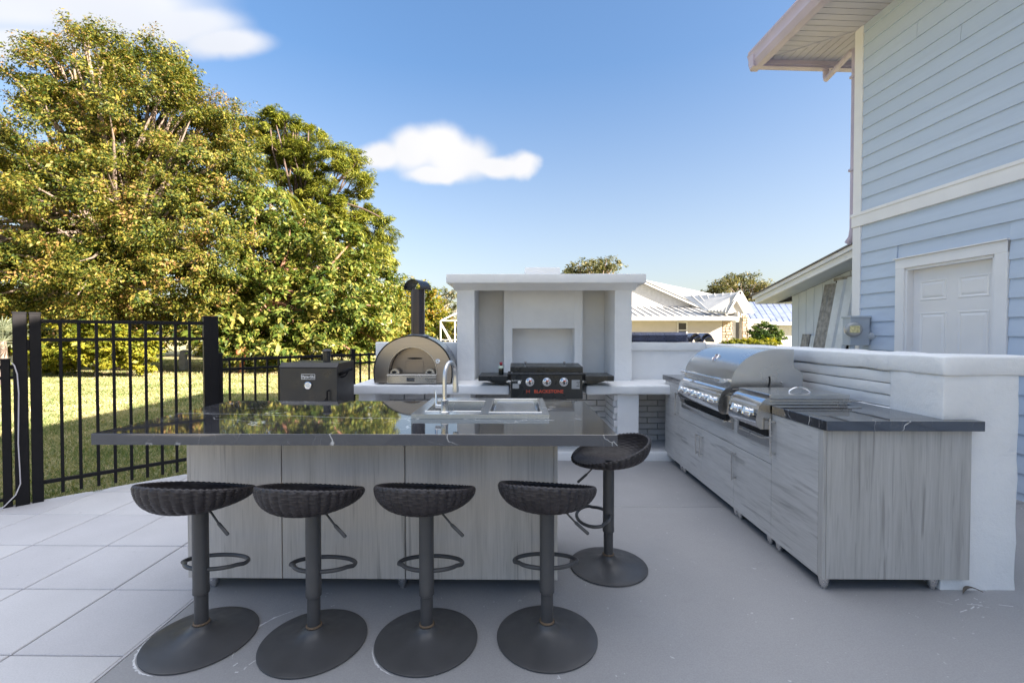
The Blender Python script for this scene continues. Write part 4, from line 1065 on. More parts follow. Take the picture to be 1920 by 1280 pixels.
ld = obj('lid', MB().box(1.60, 2.105, BY0 + .0, BY1 + .015, .952, .982, .003), M_steelY, sb)
obj('lid_edge', MB().box(1.597, 2.108, BY0 - .003, BY1 + .018, .947, .9515, .001), M_steel, ld)
hp = [(1.80, 3.02, .981)] + [(1.80 + .14 * t, 3.02, .981 + .032 * math.sin(math.pi * t) ** .6) for t in np.linspace(.04, .96, 13)] + [(1.94, 3.02, .981)]
obj('lid_handle', MB().tube(hp, .006, 10), M_chrome, ld, 50)
obj('hinge_rod', MB().cyl((2.112, BY0 + .03, .942), (2.20, BY0 + .03, .938), .004, 8), M_leg, sb, 40)

# ------------------------------------------------------------------ pizza oven
ov = thing('pizza_oven', (-1.133, 5.1, BT), 'domed steel pizza oven with arched door and dark flue on the bench', 'pizza oven')
OX, OZ, OY = -1.133, BT + .012, 4.90
def arch(hw_, h_, st_, n=28, xo=OX, zo=OZ):
    p = [(xo + hw_ * .975, zo), (xo + hw_, zo + st_ * .6)]
    for i in range(n + 1):
        a = math.pi * i / n; p.append((xo + hw_ * math.cos(a), zo + st_ + (h_ - st_) * math.sin(a)))
    return p + [(xo - hw_, zo + st_ * .6), (xo - hw_ * .975, zo)]
outer = arch(.425, .515, .13)
def lift(pts): return pts
OPZ = .098
def arch_in():
    p = [(OX - .002 + .262, OZ + .0), (OX - .002 + .262, OZ + .05)]
    for i in range(29):
        a = math.pi * i / 28; p.append((OX - .002 + .262 * math.cos(a), OZ + OPZ + .03 + .262 * math.sin(a)))
    return p + [(OX - .002 - .262, OZ + .05), (OX - .002 - .262, OZ + .0)]
bm_ = MB(); n = len(outer); secs = [(OY + .012, 1.0), (OY + .05, 1.0), (OY + .42, 1.0), (OY + .50, .93), (OY + .56, .78), (OY + .58, .60)]
vs = []
for yy, sc_ in secs: vs += [(OX + (p - OX) * sc_, yy, OZ + (q - OZ) * (1 - (1 - sc_) * .9)) for p, q in outer]
fs = [tuple((len(secs) - 1) * n + k for k in range(n))]
for i in range(len(secs) - 1):
    for k in range(n): fs.append((i * n + k, i * n + (k + 1) % n, (i + 1) * n + (k + 1) % n, (i + 1) * n + k))
bm_.add(vs, fs); obj('dome', bm_, M_oven, ov, 35)
outb = [(OX + (p - OX) * 1.012, OZ + (q - OZ) * 1.01) for p, q in outer]
obj('rim_band', MB().ring(outb, [(OX + (p - OX) * .985, OZ + (q - OZ) * .985) for p, q in outer], OY - .003, OY + .02, 'Y'), M_dark, ov, 35)
fpl = obj('front_plate', MB().ring([(OX + (p - OX) * .985, OZ + (q - OZ) * .985) for p, q in outer], arch_in(), OY, OY + .01, 'Y'), M_ovenfront, ov)
ai = arch_in()
obj('door_reveal', MB().ring(ai, [(OX + (p - OX) * .985, q - .003) for p, q in ai], OY - .016, OY + .12, 'Y'), M_steel, ov, 30)
dd = obj('door', MB().prism([(OX + (p - OX) * .97, q - .006) for p, q in ai[1:-1]], OY + .10, OY + .115, 'Y'), M_ovendoor, ov)
obj('door_slot', MB().prism([(OX + .085 * math.cos(R(a)), OZ + .262 + .010 * math.sin(R(a))) for a in range(0, 360, 15)], OY + .097, OY + .101, 'Y'), M_dark, dd)
obj('door_panel', MB().box(OX - .10, OX + .10, OY + .093, OY + .1002, OZ + .10, OZ + .235, .002), M_ovendoor, dd)
for s in (-1, 1):
    xk = OX - .004 + s * .192
    kn = obj('door_knob', MB().prism([(xk + .05 * math.cos(R(a)), OZ + .105 + .05 * math.sin(R(a))) for a in range(0, 181, 12)], OY - .012, OY + .03, 'Y'), M_steel, dd, 30)
    obj('knob_hole', MB().prism([(xk - .005 + .026 * math.cos(R(a)), OZ + .120 + .014 * math.sin(R(a))) for a in range(0, 360, 20)], OY - .0155, OY - .011, 'Y'), M_dark, kn)
lp = obj('sill', MB().box(OX - .268, OX + .262, OY - .055, OY + .04, OZ, OZ + .082, .003), M_steel, ov)
obj('sill_lip', MB().box(OX - .270, OX + .264, OY - .062, OY + .04, OZ + .0825, OZ + .0985, .003), M_steel, ov)
pq = obj('name_plate', MB().box(OX - .055, OX + .03, OY - .0575, OY - .0545, OZ + .026, OZ + .062, .001), M_dark, lp)
o_ov = ORG[ov]
text_obj('plate_lettering', 'FORNO', .024, M_grey, pq, Matrix.Translation(Vector((OX - .0125, OY - .0585, OZ + .044)) - o_ov) @ FACE_CAM)
text_obj('sill_lettering', 'Clementi', .030, M_dark, lp, Matrix.Translation(Vector((OX + .20, OY - .0558, OZ + .048)) - o_ov) @ FACE_CAM, shear=.25)
text_obj('sill_lettering', 'wood fired', .018, M_dark, lp, Matrix.Translation(Vector((OX + .20, OY - .0558, OZ + .024)) - o_ov) @ FACE_CAM)
gv = obj('thermometer', MB().lathe([(0, 0), (.026, 0), (.026, -.008), (.022, -.010), (0, -.010)], (OX + .272, OY - .001, OZ + .235), 22, 'Y'), M_chrome, ov, 35)
obj('dial', MB().lathe([(.020, -.0104), (0, -.0106)], (OX + .272, OY - .001, OZ + .235), 18, 'Y').v and MB().lathe([(.020, -.0106), (0, -.0108)], (OX + .272, OY - .001, OZ + .235), 18, 'Y'), M_glassface, gv)
obj('dial_needle', MB().box(OX + .270, OX + .274, OY - .0135, OY - .0122, OZ + .231, OZ + .248), M_dark, gv)
for s in (-.36, .36): obj('foot', MB().box(OX + s - .03, OX + s + .03, OY + .05, OY + .45, BT - .004, OZ), M_dark, ov)
FXo, FYo = OX + .012, 5.10
fu = obj('flue', MB().cyl((FXo, FYo, OZ + .495), (FXo, FYo, 1.862), .0775, 30), M_flue, ov, 40)
obj('flue_collar', MB().lathe([(.079, .50), (.13, .50), (.128, .515), (.079, .53)], (FXo, FYo, OZ), 30), M_oven, fu, 40)
cp_o = []; cp_i = []
for i in range(19):
    a = math.pi * i / 18; cp_o.append((FXo - .005 + .118 * math.cos(a), 1.845 + .062 + .0 + .115 * math.sin(a) - .05)); cp_i.append((FXo - .005 + .112 * math.cos(a), 1.845 + .062 + .109 * math.sin(a) - .05))
cpm = MB().ring(cp_o, cp_i, -.10, .10, 'Y'); rot = Matrix.Rotation(R(-24), 4, 'Z'); cc = Vector((FXo, FYo, 0))
cpm.v = [tuple(rot @ (Vector(p) - Vector((FXo, 0, 0))) + cc) for p in cpm.v]; obj('flue_cap', cpm, M_cap, fu, 40)

# ------------------------------------------------------------------ griddle
gd = thing('flat_top_griddle', (.305, 4.9, .70), 'black flat top griddle with red lettering and three knobs set into the bench', 'griddle')
GX0, GX1, GYf = -.067, .678, 4.70
cab = obj('front_panel', MB().box(GX0, GX1, GYf, GYf + .03, .69, .948, .006), M_griddle, gd)
obj('body', MB().box(GX0 + .01, GX1 - .01, GYf + .031, 5.18, .69, .945, .004), M_griddle, gd)
obj('top_rail', MB().tube([(GX0, GYf + .008, .948), (GX1, GYf + .008, .948)], .013, 12), M_griddle, gd, 40)
hdl = obj('lid', MB().prism([(GYf + .045, .965), (GYf + .045, 1.012), (GYf + .06, 1.02), (5.13, 1.036), (5.15, 1.03), (5.15, .965)], GX0 - .008, GX1 + .008, 'X'), M_griddle, gd)
for xx in (.085, .50): obj('lid_post', MB().lathe([(.009, 0), (.009, .03), (.012, .035), (.012, .05), (0, .054)], (xx, 4.82, 1.022), 12), M_chrome, hdl, 40)
for s, (xa, xb) in (('left', (-.405, GX0 - .03)), ('right', (GX1 + .03, 1.005))):
    sh = obj('side_shelf', MB().box(xa, xb, 4.72, 5.10, .912, .93, .003).box(xa, xb, 4.715, 4.735, .875, .925, .002).box(xa if s == 'left' else xb - .012, xa + .012 if s == 'left' else xb, 4.735, 5.10, .875, .912), M_griddle, gd)
    obj('shelf_bracket', MB().prism([(xa + .02, .89), (xb - .02, .89), (xb - .02 if s == 'left' else xb - .18, .845), (xa + .18 if s == 'left' else xa + .02, .845)], 4.75, 5.05, 'Y'), M_griddle, sh)
    xj = xb + .012 if s == 'left' else xa - .012
    obj('shelf_mount', MB().box(xj - .02, xj + .02, 4.73, 5.1, .88, .945, .004), M_blackmetal, sh)
o_gd = ORG[gd]
for xx in (.130, .306, .482):
    kb = obj('knob', MB().lathe([(0, .001), (.040, .001), (.040, -.006), (.032, -.010), (.028, -.022), (.022, -.026), (0, -.026)], (xx, GYf, .868), 26, 'Y'), M_chrome, cab, 35)
    obj('knob_grip', MB().box(xx - .007, xx + .007, GYf - .042, GYf - .024, .845, .891, .003), M_blackmetal, kb)
    obj('knob_mark', MB().prism([(xx + .004 + .017 * math.cos(R(a)), .878 + .012 * math.sin(R(a))) for a in range(0, 181, 20)], GYf - .0435, GYf - .0422, 'Y'), M_red, kb)
    obj('knob_ring', MB().lathe([(.0405, -.001), (.045, -.001), (.045, -.003), (.0405, -.003)], (xx, GYf, .868), 26, 'Y'), M_white, kb, 35)
text_obj('lettering', 'BLACKSTONE', .047, M_red, cab, Matrix.Translation(Vector((.325, GYf - .0012, .768)) - o_gd) @ FACE_CAM, bold=.0016, spacing=1.05)
obj('emblem', MB().box(.094, .100, GYf - .002, GYf + .001, .752, .785).box(.100, .124, GYf - .002, GYf + .001, .765, .772).box(.124, .130, GYf - .002, GYf + .001, .752, .785), M_red, cab)
stl = obj('sticker', MB().box(GX0 + .018, GX0 + .085, GYf - .0016, GYf + .001, .800, .850), M_grey, cab)
obj('sticker', MB().box(GX1 - .115, GX1 - .03, GYf - .0016, GYf + .001, .796, .888), M_grey, cab)
for i, (a, b) in enumerate(((.0, .05), (.012, .045), (.0, .06))): obj('sticker_print', MB().box(GX1 - .065 + a, GX1 - .065 + b * .6, GYf - .0026, GYf - .0018, .82 + i * .02, .826 + i * .02), M_dark, cab)
text_obj('sticker_lettering', 'BLACKSTONE', .017, M_white, cab, Matrix.Translation(Vector((GX0 + .062, GYf - .0012, .880)) - o_gd) @ FACE_CAM)
obj('igniter', MB().lathe([(0, .001), (.017, .001), (.017, -.006), (.012, -.012), (0, -.012)], (GX0 + .088, GYf, .862), 18, 'Y'), M_white, cab, 35)
bt = thing('sauce_bottle', (-.175, 4.86, .93), 'small dark bottle with red cap on the left griddle shelf', 'bottle')
obj('bottle_body', MB().lathe([(0, 0), (.026, 0), (.028, .004), (.028, .07), (.022, .088), (.012, .096), (.012, .108), (0, .108)], (-.175, 4.86, .9305), 18), M_bottle, bt, 40)
obj('label_band', MB().lathe([(.0285, .065), (.0285, .074), (.0225, .090), (.018, .094)], (-.175, 4.86, .9305), 18), simple('pale_green_label', (.45, .55, .47), .4), bt, 40)
obj('cap', MB().lathe([(0, .104), (.015, .104), (.016, .108), (.016, .128), (.014, .132), (0, .132)], (-.175, 4.86, .9305), 16), simple('red_cap', (.38, .03, .05), .35), bt, 40)

# ------------------------------------------------------------------ smoker
smk = thing('charcoal_smoker', (-1.875, 4.05, 0), 'black box charcoal smoker with thermometer and stack behind the island', 'smoker', rz=R(-3))
w2 = .262; d2_ = .36
bx_ = MB().prism([(-.0, .50), (.0, 1.068), (.03, 1.098), (d2_, 1.108), (d2_, .50)], -w2 - .0, w2, 'X'); chm = obj('chamber', bx_, M_smoker, smk, local=True)
ddx = obj('lid_front', MB().box(-w2 - .006, w2 + .006, -.012, -.0005, .52, 1.062, .004), M_smoker, chm, local=True)
obj('lid_edge', MB().prism([(-.012, 1.062), (.0, 1.075), (.028, 1.103), (.024, 1.108), (-.016, 1.068)], -w2 - .006, w2 + .006, 'X'), M_smoker, chm, local=True)
FRM = lambda x_, z_: Matrix.Translation((x_, -.0128, z_)) @ FACE_CAM
m_ = MB(); rr = [(-.062, .96), (.062, .96), (.062, 1.004), (-.062, 1.004)]
m_.box(-.062, .062, -.0145, -.0121, .958, .962, .001).box(-.062, .062, -.0145, -.0121, 1.002, 1.006, .001).box(-.0645, -.0605, -.0145, -.0121, .961, 1.003, .001).box(.0605, .0645, -.0145, -.0121, .961, 1.003, .001)
pl = obj('badge_frame', m_, M_white, ddx, local=True)
text_obj('badge_lettering', 'Dyna-Glo', .030, M_white, ddx, FRM(0, .982), bold=.0008)
tg = obj('thermometer', MB().lathe([(0, 0), (.034, 0), (.034, -.010), (.028, -.013), (.026, -.010), (0, -.010)], (0, -.012, .905), 26, 'Y'), M_chrome, ddx, 35, True)
obj('dial', MB().lathe([(.024, -.0108), (0, -.011)], (0, -.012, .905), 20, 'Y'), M_glassface, tg, local=True)
obj('latch', MB().tube([(.19, -.012, .86), (.19, -.045, .86), (.19, -.045, .74), (.19, -.012, .74)], .007, 8).tube([(.175, -.012, .80), (.16, -.04, .77), (.16, -.05, .70)], .006, 8), M_blackmetal, chm, 40, True)
obj('smoke_stack', MB().cyl((.07, .2, 1.10), (.07, .2, 1.20), .034, 20).lathe([(.030, 1.195), (.044, 1.197), (.046, 1.205), (.03, 1.222), (0, 1.226)], (.07, .2, 0), 20), M_smoker, chm, 40, True)
obj('side_handle', MB().tube([(w2, .05, 1.0), (w2 + .05, .03, 1.02), (w2 + .11, .02, 1.05), (w2 + .13, .02, 1.055)], [.016, .016, .014, .013], 10).tube([(w2 + .10, .02, 1.045), (w2 + .06, .03, .985), (w2 + .01, .05, .975)], .008, 8), M_blackmetal, chm, 40, True)
obj('side_stub', MB().tube([(-w2, .06, 1.04), (-w2 - .04, .06, 1.04)], .016, 10), M_blackmetal, chm, 40, True)
for sx in (-1, 1):
    for yy in (.03, d2_ - .03): obj('leg', MB().box(sx * (w2 - .02) - .014, sx * (w2 - .02) + .014, yy - .014, yy + .014, 0, .64, .002), M_blackmetal, smk, local=True)
obj('bottom_shelf', MB().box(-w2 + .03, w2 - .03, .04, d2_ - .04, .16, .18), M_blackmetal, smk, local=True)

# ------------------------------------------------------------------ roof tiles stacked on the back wall
def tile_mesh():
    m = MB(); L_ = .86; n = 40; prof = []
    for i in range(n + 1):
        u = i / n; prof.append((u * .27, .034 * (.5 - .5 * math.cos(u * 4 * math.pi)) ))
    top_ = [(0, y, z + .014) for y, z in prof]; bot = [(0, y, z) for y, z in prof]
    vs = []; fs = []
    for x in (0, L_):
        vs += [(x, y, z) for _, y, z in top_] + [(x, y, z) for _, y, z in bot]
    k = n + 1
    for i in range(n):
        fs += [(i, i + 1, 2 * k + i + 1, 2 * k + i), (k + i + 1, k + i, 3 * k + i, 3 * k + i + 1), (i + 1, i, k + i, k + i + 1), (2 * k + i, 2 * k + i + 1, 3 * k + i + 1, 3 * k + i)]
    fs += [(0, 2 * k, 3 * k, k), (k - 1, 2 * k - 1, 4 * k - 1, 3 * k - 1)]
    m.add(vs, fs); return mk_mesh('roof_tile', m, Vector((0, 0, 0)), M_tile, 40)
tme = tile_mesh()
tlab = ['top wavy blue black roof tile of the long pile on the wall', 'second wavy roof tile from the top of the long pile', 'third wavy roof tile from the top of the long pile', 'bottom wavy roof tile of the long pile on the wall']
for i in range(4):
    o = bpy.data.objects.new('roof_tile', tme); COL.objects.link(o)
    o.location = (1.37 + (0.01, .02, .0, .03)[i], 5.485 + (.0, .008, -.004, .01)[i], 1.2655 + .0245 * (3 - i)); o.rotation_euler = (0, 0, R((.6, -.8, .3, 0)[i])); o.scale = (.78, .93, 1)
    tag(o, tlab[i], 'roof tile', 'roof tiles piled on the back wall')
def end_tile_mesh():
    m = MB(); n = 48; L_ = .24; prof = []
    for i in range(n + 1):
        u = i / n; prof.append((u * .27, .062 * abs(math.sin(u * 2 * math.pi)) ** .7))
    vs = []; fs = []; k = n + 1
    for y in (0, L_):
        vs += [(x, y, z + .013) for x, z in prof] + [(x, y, z) for x, z in prof]
    for i in range(n):
        fs += [(i, i + 1, 2 * k + i + 1, 2 * k + i), (k + i + 1, k + i, 3 * k + i, 3 * k + i + 1), (i + 1, i, k + i, k + i + 1), (2 * k + i, 2 * k + i + 1, 3 * k + i + 1, 3 * k + i)]
    fs += [(0, 2 * k, 3 * k, k), (k - 1, 2 * k - 1, 4 * k - 1, 3 * k - 1)]
    m.add(vs, fs); return mk_mesh('roof_tile', m, Vector((0, 0, 0)), M_tile, 40)
te = end_tile_mesh()
for i, lab in enumerate(('upper arched roof tile facing out at the right end of the pile', 'lower arched roof tile facing out at the right end of the pile')):
    o = bpy.data.objects.new('roof_tile', te); COL.objects.link(o); o.location = (2.075 + .03 * i, 5.478, 1.2655 + .034 * (1 - i)); o.rotation_euler = (0, 0, R(-3 + 5 * i))
    tag(o, lab, 'roof tile', 'roof tiles piled on the back wall')

# dead leaf by the pillar
lf = MB(); 
for i in range(10):
    t0, t1 = i / 10, (i + 1) / 10
    def lpnt(t, s): return (2.33 + .11 * t, 2.375 + .03 * math.sin(t * 3) + s * .012 * math.sin(math.pi * t), .004 + .022 * math.sin(t * 2.6) + (.004 if s else 0))
    lf.quad(lpnt(t0, -1), lpnt(t1, -1), lpnt(t1, 0), lpnt(t0, 0)); lf.quad(lpnt(t0, 0), lpnt(t1, 0), lpnt(t1, 1), lpnt(t0, 1))
tag(obj('dead_leaf', lf, simple('dry_leaf', (.13, .11, .09), .8)), 'curled dry leaf on the floor by the white pillar', 'leaf')

# ------------------------------------------------------------------ vegetation helpers
def leaf_mesh(name, C, Nrm, T, L, Wd, mat, fold=.12):
    """one folded kite per leaf; C centres, Nrm normals, T directions (numpy n x 3), L lengths, Wd widths"""
    n = len(C)
    T = T - Nrm * (T * Nrm).sum(1, keepdims=True); T /= np.linalg.norm(T, axis=1, keepdims=True) + 1e-9
    B = np.cross(Nrm, T)
    L = L[:, None]; Wd = Wd[:, None]
    a = C - T * L * .5; c = C + T * L * .5 - Nrm * L * .10
    b = C + B * Wd * .5 + Nrm * Wd * fold; d = C - B * Wd * .5 + Nrm * Wd * fold
    V = np.stack([a, b, c, d], 1).reshape(-1, 3)
    me = bpy.data.meshes.new(name)
    me.vertices.add(4 * n); me.vertices.foreach_set('co', V.astype(np.float32).ravel())
    me.loops.add(4 * n); me.loops.foreach_set('vertex_index', np.arange(4 * n, dtype=np.int32))
    me.polygons.add(n); me.polygons.foreach_set('loop_start', np.arange(0, 4 * n, 4, dtype=np.int32))
    me.polygons.foreach_set('loop_total', np.full(n, 4, np.int32))
    me.materials.append(mat); me.update(calc_edges=True); me.validate()
    return me
def unit(v): return v / (np.linalg.norm(v, axis=1, keepdims=True) + 1e-9)
def clumps_in(lobes, n, rng, inner=.25):
    w = np.array([l[3] * l[4] + l[3] * l[5] + l[4] * l[5] for l in lobes]); w = w / w.sum()
    idx = rng.choice(len(lobes), n, p=w); Lb = np.array(lobes)[idx]
    d = unit(rng.normal(size=(n, 3))); r = np.where(rng.random(n) < inner, rng.uniform(.3, .75, n), rng.uniform(.82, 1.05, n))
    return Lb[:, :3] + d * Lb[:, 3:6] * r[:, None], d
def crown(lobes, nc, per, cr, ll, lw, mat, seed, name='crown', flat=.6, up=.55, inner=.25, droop=0.0, minz=.15):
    rng = np.random.default_rng(seed)
    c, d = clumps_in(lobes, nc, rng, inner)
    size = rng.uniform(.6, 1.35, nc)
    ci = np.repeat(np.arange(nc), per)
    g = rng.normal(size=(nc * per, 3)); g = unit(g) * (rng.random((nc * per, 1)) ** .45)
    ax_ = unit(d * .9 + rng.normal(size=(nc, 3)) * .6 + np.array([0, 0, .15]))[ci]        # each spray runs along its own twig
    al = (g * ax_).sum(1, keepdims=True)
    pos = c[ci] + ((g - ax_ * al) * .68 + ax_ * al * 1.45) * cr * size[ci][:, None] * np.array([1, 1, flat])
    nrm = unit(d[ci] * .45 + np.array([0, 0, up]) + rng.normal(size=(nc * per, 3)) * .55 + g * .3)
    t = unit(g + d[ci] * .6 + rng.normal(size=(nc * per, 3)) * .6 + np.array([0, 0, -droop]))
    keep = pos[:, 2] > minz
    pos, nrm, t = pos[keep], nrm[keep], t[keep]; n = len(pos)
    s = np.clip(rng.lognormal(0, .32, n), .45, 1.9) * rng.uniform(.8, 1.2, nc)[ci[keep]]
    return leaf_mesh(name, pos, nrm, t, ll * s, lw * s, mat), c
def limbs(mb, base, fork, tips, r0, r1, rt, rng, n=7):
    """tapered trunk with a curve, then boughs from along it to the tips"""
    base = Vector(base); fork = Vector(fork); k = 8
    tr = []
    side = Vector((rng.uniform(-1, 1), rng.uniform(-1, 1), 0)) * .035 * (fork - base).length
    for i in range(k + 1):
        t = i / k; p = base.lerp(fork, t) + side * math.sin(t * math.pi * 1.4); tr.append(p)
    rs = [r0 * (1 + .5 * max(0, .12 - i / k) / .12) + (r1 - r0) * i / k for i in range(k + 1)]
    mb.tube(tr, rs, 10)
    for tip in tips:
        tip = Vector(tip); st = tr[int(rng.integers(4, k + 1))]
        d = tip - st; midp = st + d * .5 + Vector((rng.uniform(-1, 1), rng.uniform(-1, 1), rng.uniform(.1, .9))) * d.length * .13
        pts = []
        for i in range(n):
            t = i / (n - 1); p = st.lerp(midp, t).lerp(midp.lerp(tip, t), t); pts.append(p + Vector((rng.uniform(-1, 1), rng.uniform(-1, 1), rng.uniform(-1, 1))) * d.length * .012)
        rr = max(rt * 1.6, r1 * .55 * min(1, d.length / 5))
        mb.tube(pts, [rr + (rt - rr) * i / (n - 1) for i in range(n)], 6)
def tree(name, label, base, fork, lobes, nc, per, cr, ll, lw, lmat, bmat, seed, r0=.25, r1=.14, rt=.015, ntips=60, cat='tree', group=None, **kw):
    o = thing(name, (base[0], base[1], -.03), label, cat, group); rng = np.random.default_rng(seed + 900)
    me, c = crown(lobes, nc, per, cr, ll, lw, lmat, seed, **kw)
    me.transform(Matrix.Translation(-ORG[o])); q = bpy.data.objects.new('crown', me); COL.objects.link(q); q.parent = o
    mb = MB(); tips = c[rng.choice(len(c), min(ntips, len(c)), replace=False)]
    limbs(mb, (base[0], base[1], -.1), fork, tips, r0, r1, rt, rng); obj('trunk', mb, bmat, o, 60)
    return o
def lobe(px, py, Y, rx, ry=None, dz=None):
    """ellipsoid: centre seen at (px,py) Y metres away, radii in image pixels at that distance"""
    p = W(px, py, Y); s = Y / 850; ry = ry or rx
    return (p.x, p.y, p.z, rx * s, (dz if dz else (rx + ry) * .5 * s), ry * s)

# big olive-gold tree on the left
A = [lobe(215, 190, 18, 140, 110), lobe(140, 275, 17, 130, 105), lobe(300, 245, 17.5, 125, 108), lobe(385, 310, 18, 92, 95), lobe(60, 400, 16.5, 150, 115), lobe(210, 400, 16, 150, 110),
     lobe(350, 420, 16.5, 120, 100), lobe(-70, 360, 18, 130, 130), lobe(90, 530, 15.5, 150, 80), lobe(250, 530, 15.3, 130, 80), lobe(380, 520, 16, 90, 80), lobe(-60, 520, 17, 140, 110), lobe(180, 112, 18.5, 60, 44), lobe(285, 125, 18.5, 62, 46), lobe(425, 250, 19, 50, 58), lobe(105, 180, 18.5, 55, 50)]
tree('broad_tree', 'huge olive and gold leaved tree towering behind the gate', (W(235, 700, 17.5).x, 17.5), (W(225, 400, 17.5).x, 17.5, 6.0), A, 1330, 270, .55, .098, .044, M_leafA, M_bark, 1, .42, .26, .012, 320, flat=.7, inner=.10)
# glossy broad leaved tree with a red-brown trunk in the middle
B = [lobe(500, 430, 19, 85, 70), lobe(600, 480, 18.5, 90, 75), lobe(450, 540, 17.5, 80, 70), lobe(540, 590, 17, 100, 75), lobe(640, 570, 18, 80, 80), lobe(430, 630, 16.5, 60, 50), lobe(510, 655, 16.5, 70, 45), lobe(600, 650, 17, 70, 45), lobe(680, 620, 19, 60, 60), lobe(700, 560, 22, 50, 70)]
tree('broad_leaf_tree', 'bushy glossy leaved tree with red brown trunk above the fence', (W(505, 690, 17.6).x, 17.6), (W(480, 500, 17.6).x, 17.4, 3.6), B, 640, 100, .46, .19, .075, M_leafB, M_barkred, 2, .26, .2, .02, 60, inner=.16, flat=.7)
# pine behind it
C_ = [lobe(545, 258, 27, 62, 36), lobe(610, 300, 27, 66, 34), lobe(650, 350, 27, 52, 34), lobe(560, 320, 26.5, 55, 30), lobe(690, 425, 28, 45, 28), lobe(640, 420, 27, 50, 28), lobe(700, 490, 28, 42, 30), lobe(655, 500, 27, 50, 28), lobe(510, 250, 27, 50, 34), lobe(580, 385, 26.5, 60, 30), lobe(715, 460, 29, 25, 18), lobe(672, 375, 28, 26, 16), lobe(620, 455, 27, 50, 26), lobe(480, 300, 27, 50, 40)]
tree('pine_tree', 'tall pine with rounded needle clumps leaning right against the sky', (W(560, 690, 27).x, 27), (W(575, 330, 27).x, 27, 10.0), C_, 300, 330, .58, .24, .034, M_leafC, M_barkdark, 3, .30, .15, .03, 120, flat=.62, inner=.05, up=.8)
# yellow-green hedge behind the gate
Hd = [lobe(110, 650, 14.5, 50, 42), lobe(165, 645, 14.3, 55, 46), lobe(225, 648, 14.3, 48, 44), lobe(262, 665, 14.5, 26, 30), lobe(80, 665, 15, 40, 34)]
tree('yellow_hedge', 'dense yellow green hedge glowing behind the gate', (W(170, 690, 14.4).x, 14.4), (W(170, 660, 14.4).x, 14.4, .5), Hd, 300, 60, .22, .105, .062, M_leafD, M_bark, 4, .06, .05, .01, 20, cat='hedge', inner=.1, minz=.02)
# shrubs right of the trees, towards the oven
D = [lobe(735, 590, 38, 55, 55), lobe(770, 580, 40, 50, 52), lobe(700, 600, 36, 50, 50), lobe(810, 610, 42, 40, 40), lobe(750, 630, 38, 60, 26), lobe(845, 630, 40, 30, 24)]
tree('yellow_shrubs', 'yellow and green shrub thicket beyond the lawn behind the oven flue', (W(750, 660, 39).x, 39), (W(750, 610, 39).x, 39, 1.6), D, 320, 60, .75, .30, .14, M_leafE, M_bark, 5, .2, .1, .03, 30, cat='shrub', inner=.12, minz=.05)
E_ = [lobe(800, 575, 44, 26, 18), lobe(838, 560, 46, 26, 18), lobe(850, 590, 46, 22, 16), lobe(815, 600, 45, 22, 16), lobe(785, 545, 45, 16, 10)]
tree('bare_tree', 'thin half bare tree with pale branches left of the fireplace', (W(815, 650, 45).x, 45), (W(812, 600, 45).x, 45, 3.0), E_, 80, 42, .65, .24, .10, M_leafF, M_barkpale, 6, .14, .09, .03, 50, inner=.2)
# trees over the roofs
F1 = [lobe(1100, 503, 55, 32, 14), lobe(1140, 498, 56, 26, 14), lobe(1075, 512, 55, 20, 8)]
tree('far_tree', 'sparse brownish treetop peeking over the fireplace', (W(1115, 640, 55).x, 55), (W(1115, 540, 55).x, 55, 6.5), F1, 95, 42, .75, .28, .12, M_leafF, M_bark, 7, .3, .2, .03, 40)
F2 = [lobe(1360, 540, 62, 32, 18), lobe(1395, 532, 63, 36, 16), lobe(1420, 552, 62, 30, 20), lobe(1340, 552, 62, 22, 12), lobe(1395, 566, 62, 36, 16), lobe(1440, 560, 64, 26, 16)]
tree('far_tree', 'rounded brown green tree rising behind the neighbouring roofs', (W(1390, 640, 62).x, 62), (W(1390, 570, 62).x, 62, 5), F2, 190, 44, .95, .32, .14, M_leafF, M_bark, 8, .35, .2, .04, 60)
# dense far growth that closes the view under the trees
G = []
rg = random.Random(3)
for i in range(26):
    px = -160 + i * 35; G.append(lobe(px, 600 + rg.uniform(-18, 14), 27 + rg.uniform(-1, 3), 36, 58 + rg.uniform(-12, 14)))
bk = thing('far_thicket', (W(300, 680, 27).x, 27, 0), None, None); 
COL.objects.unlink(bk); bpy.data.objects.remove(bk)
me, _c = crown(G, 820, 50, .85, .30, .15, M_leafA, 12, 'far_thicket', inner=.3, minz=.0)
o = bpy.data.objects.new('far_thicket', me); COL.objects.link(o)
tag(o, 'dark dense green thicket closing the view under the trees', 'thicket', kind='stuff')
# silvery palm at the left edge
pm = thing('silver_palm', (W(-5, 690, 12).x, 12, -.03), 'silvery fan palm at the left edge behind the fence', 'palm')
rng = random.Random(21); crn = Vector((W(-8, 640, 12).x, 12, 1.15))
fr = MB()
for k in range(20):
    az = rng.uniform(0, 2 * math.pi); el = rng.uniform(-.2, 1.25); d = Vector((math.cos(az) * math.cos(el), math.sin(az) * math.cos(el), math.sin(el)))
    hub = crn + d * .38; fr.tube([crn, hub], .008, 4)
    sd = d.cross(Vector((0, 0, 1))).normalized(); upv = sd.cross(d)
    for q in range(17):
        a = R(-100 + 200 * q / 16); dd_ = (d * math.cos(a) + sd * math.sin(a)); L_ = .46 * (1 - .15 * abs(a)); tip = hub + dd_ * L_ - Vector((0, 0, .06 + .04 * rng.random())) + upv * .03
        midp = hub + dd_ * L_ * .55; w = upv.cross(dd_).normalized() * .013
        fr.add([hub, midp + w, tip, midp - w], [(0, 1, 2, 3)])
obj('fronds', fr, M_leafG, pm); obj('trunk', MB().tube([(crn.x, crn.y, -.05), (crn.x + .03, crn.y, .6), crn], [.10, .085, .07], 10), M_bark, pm, 50)

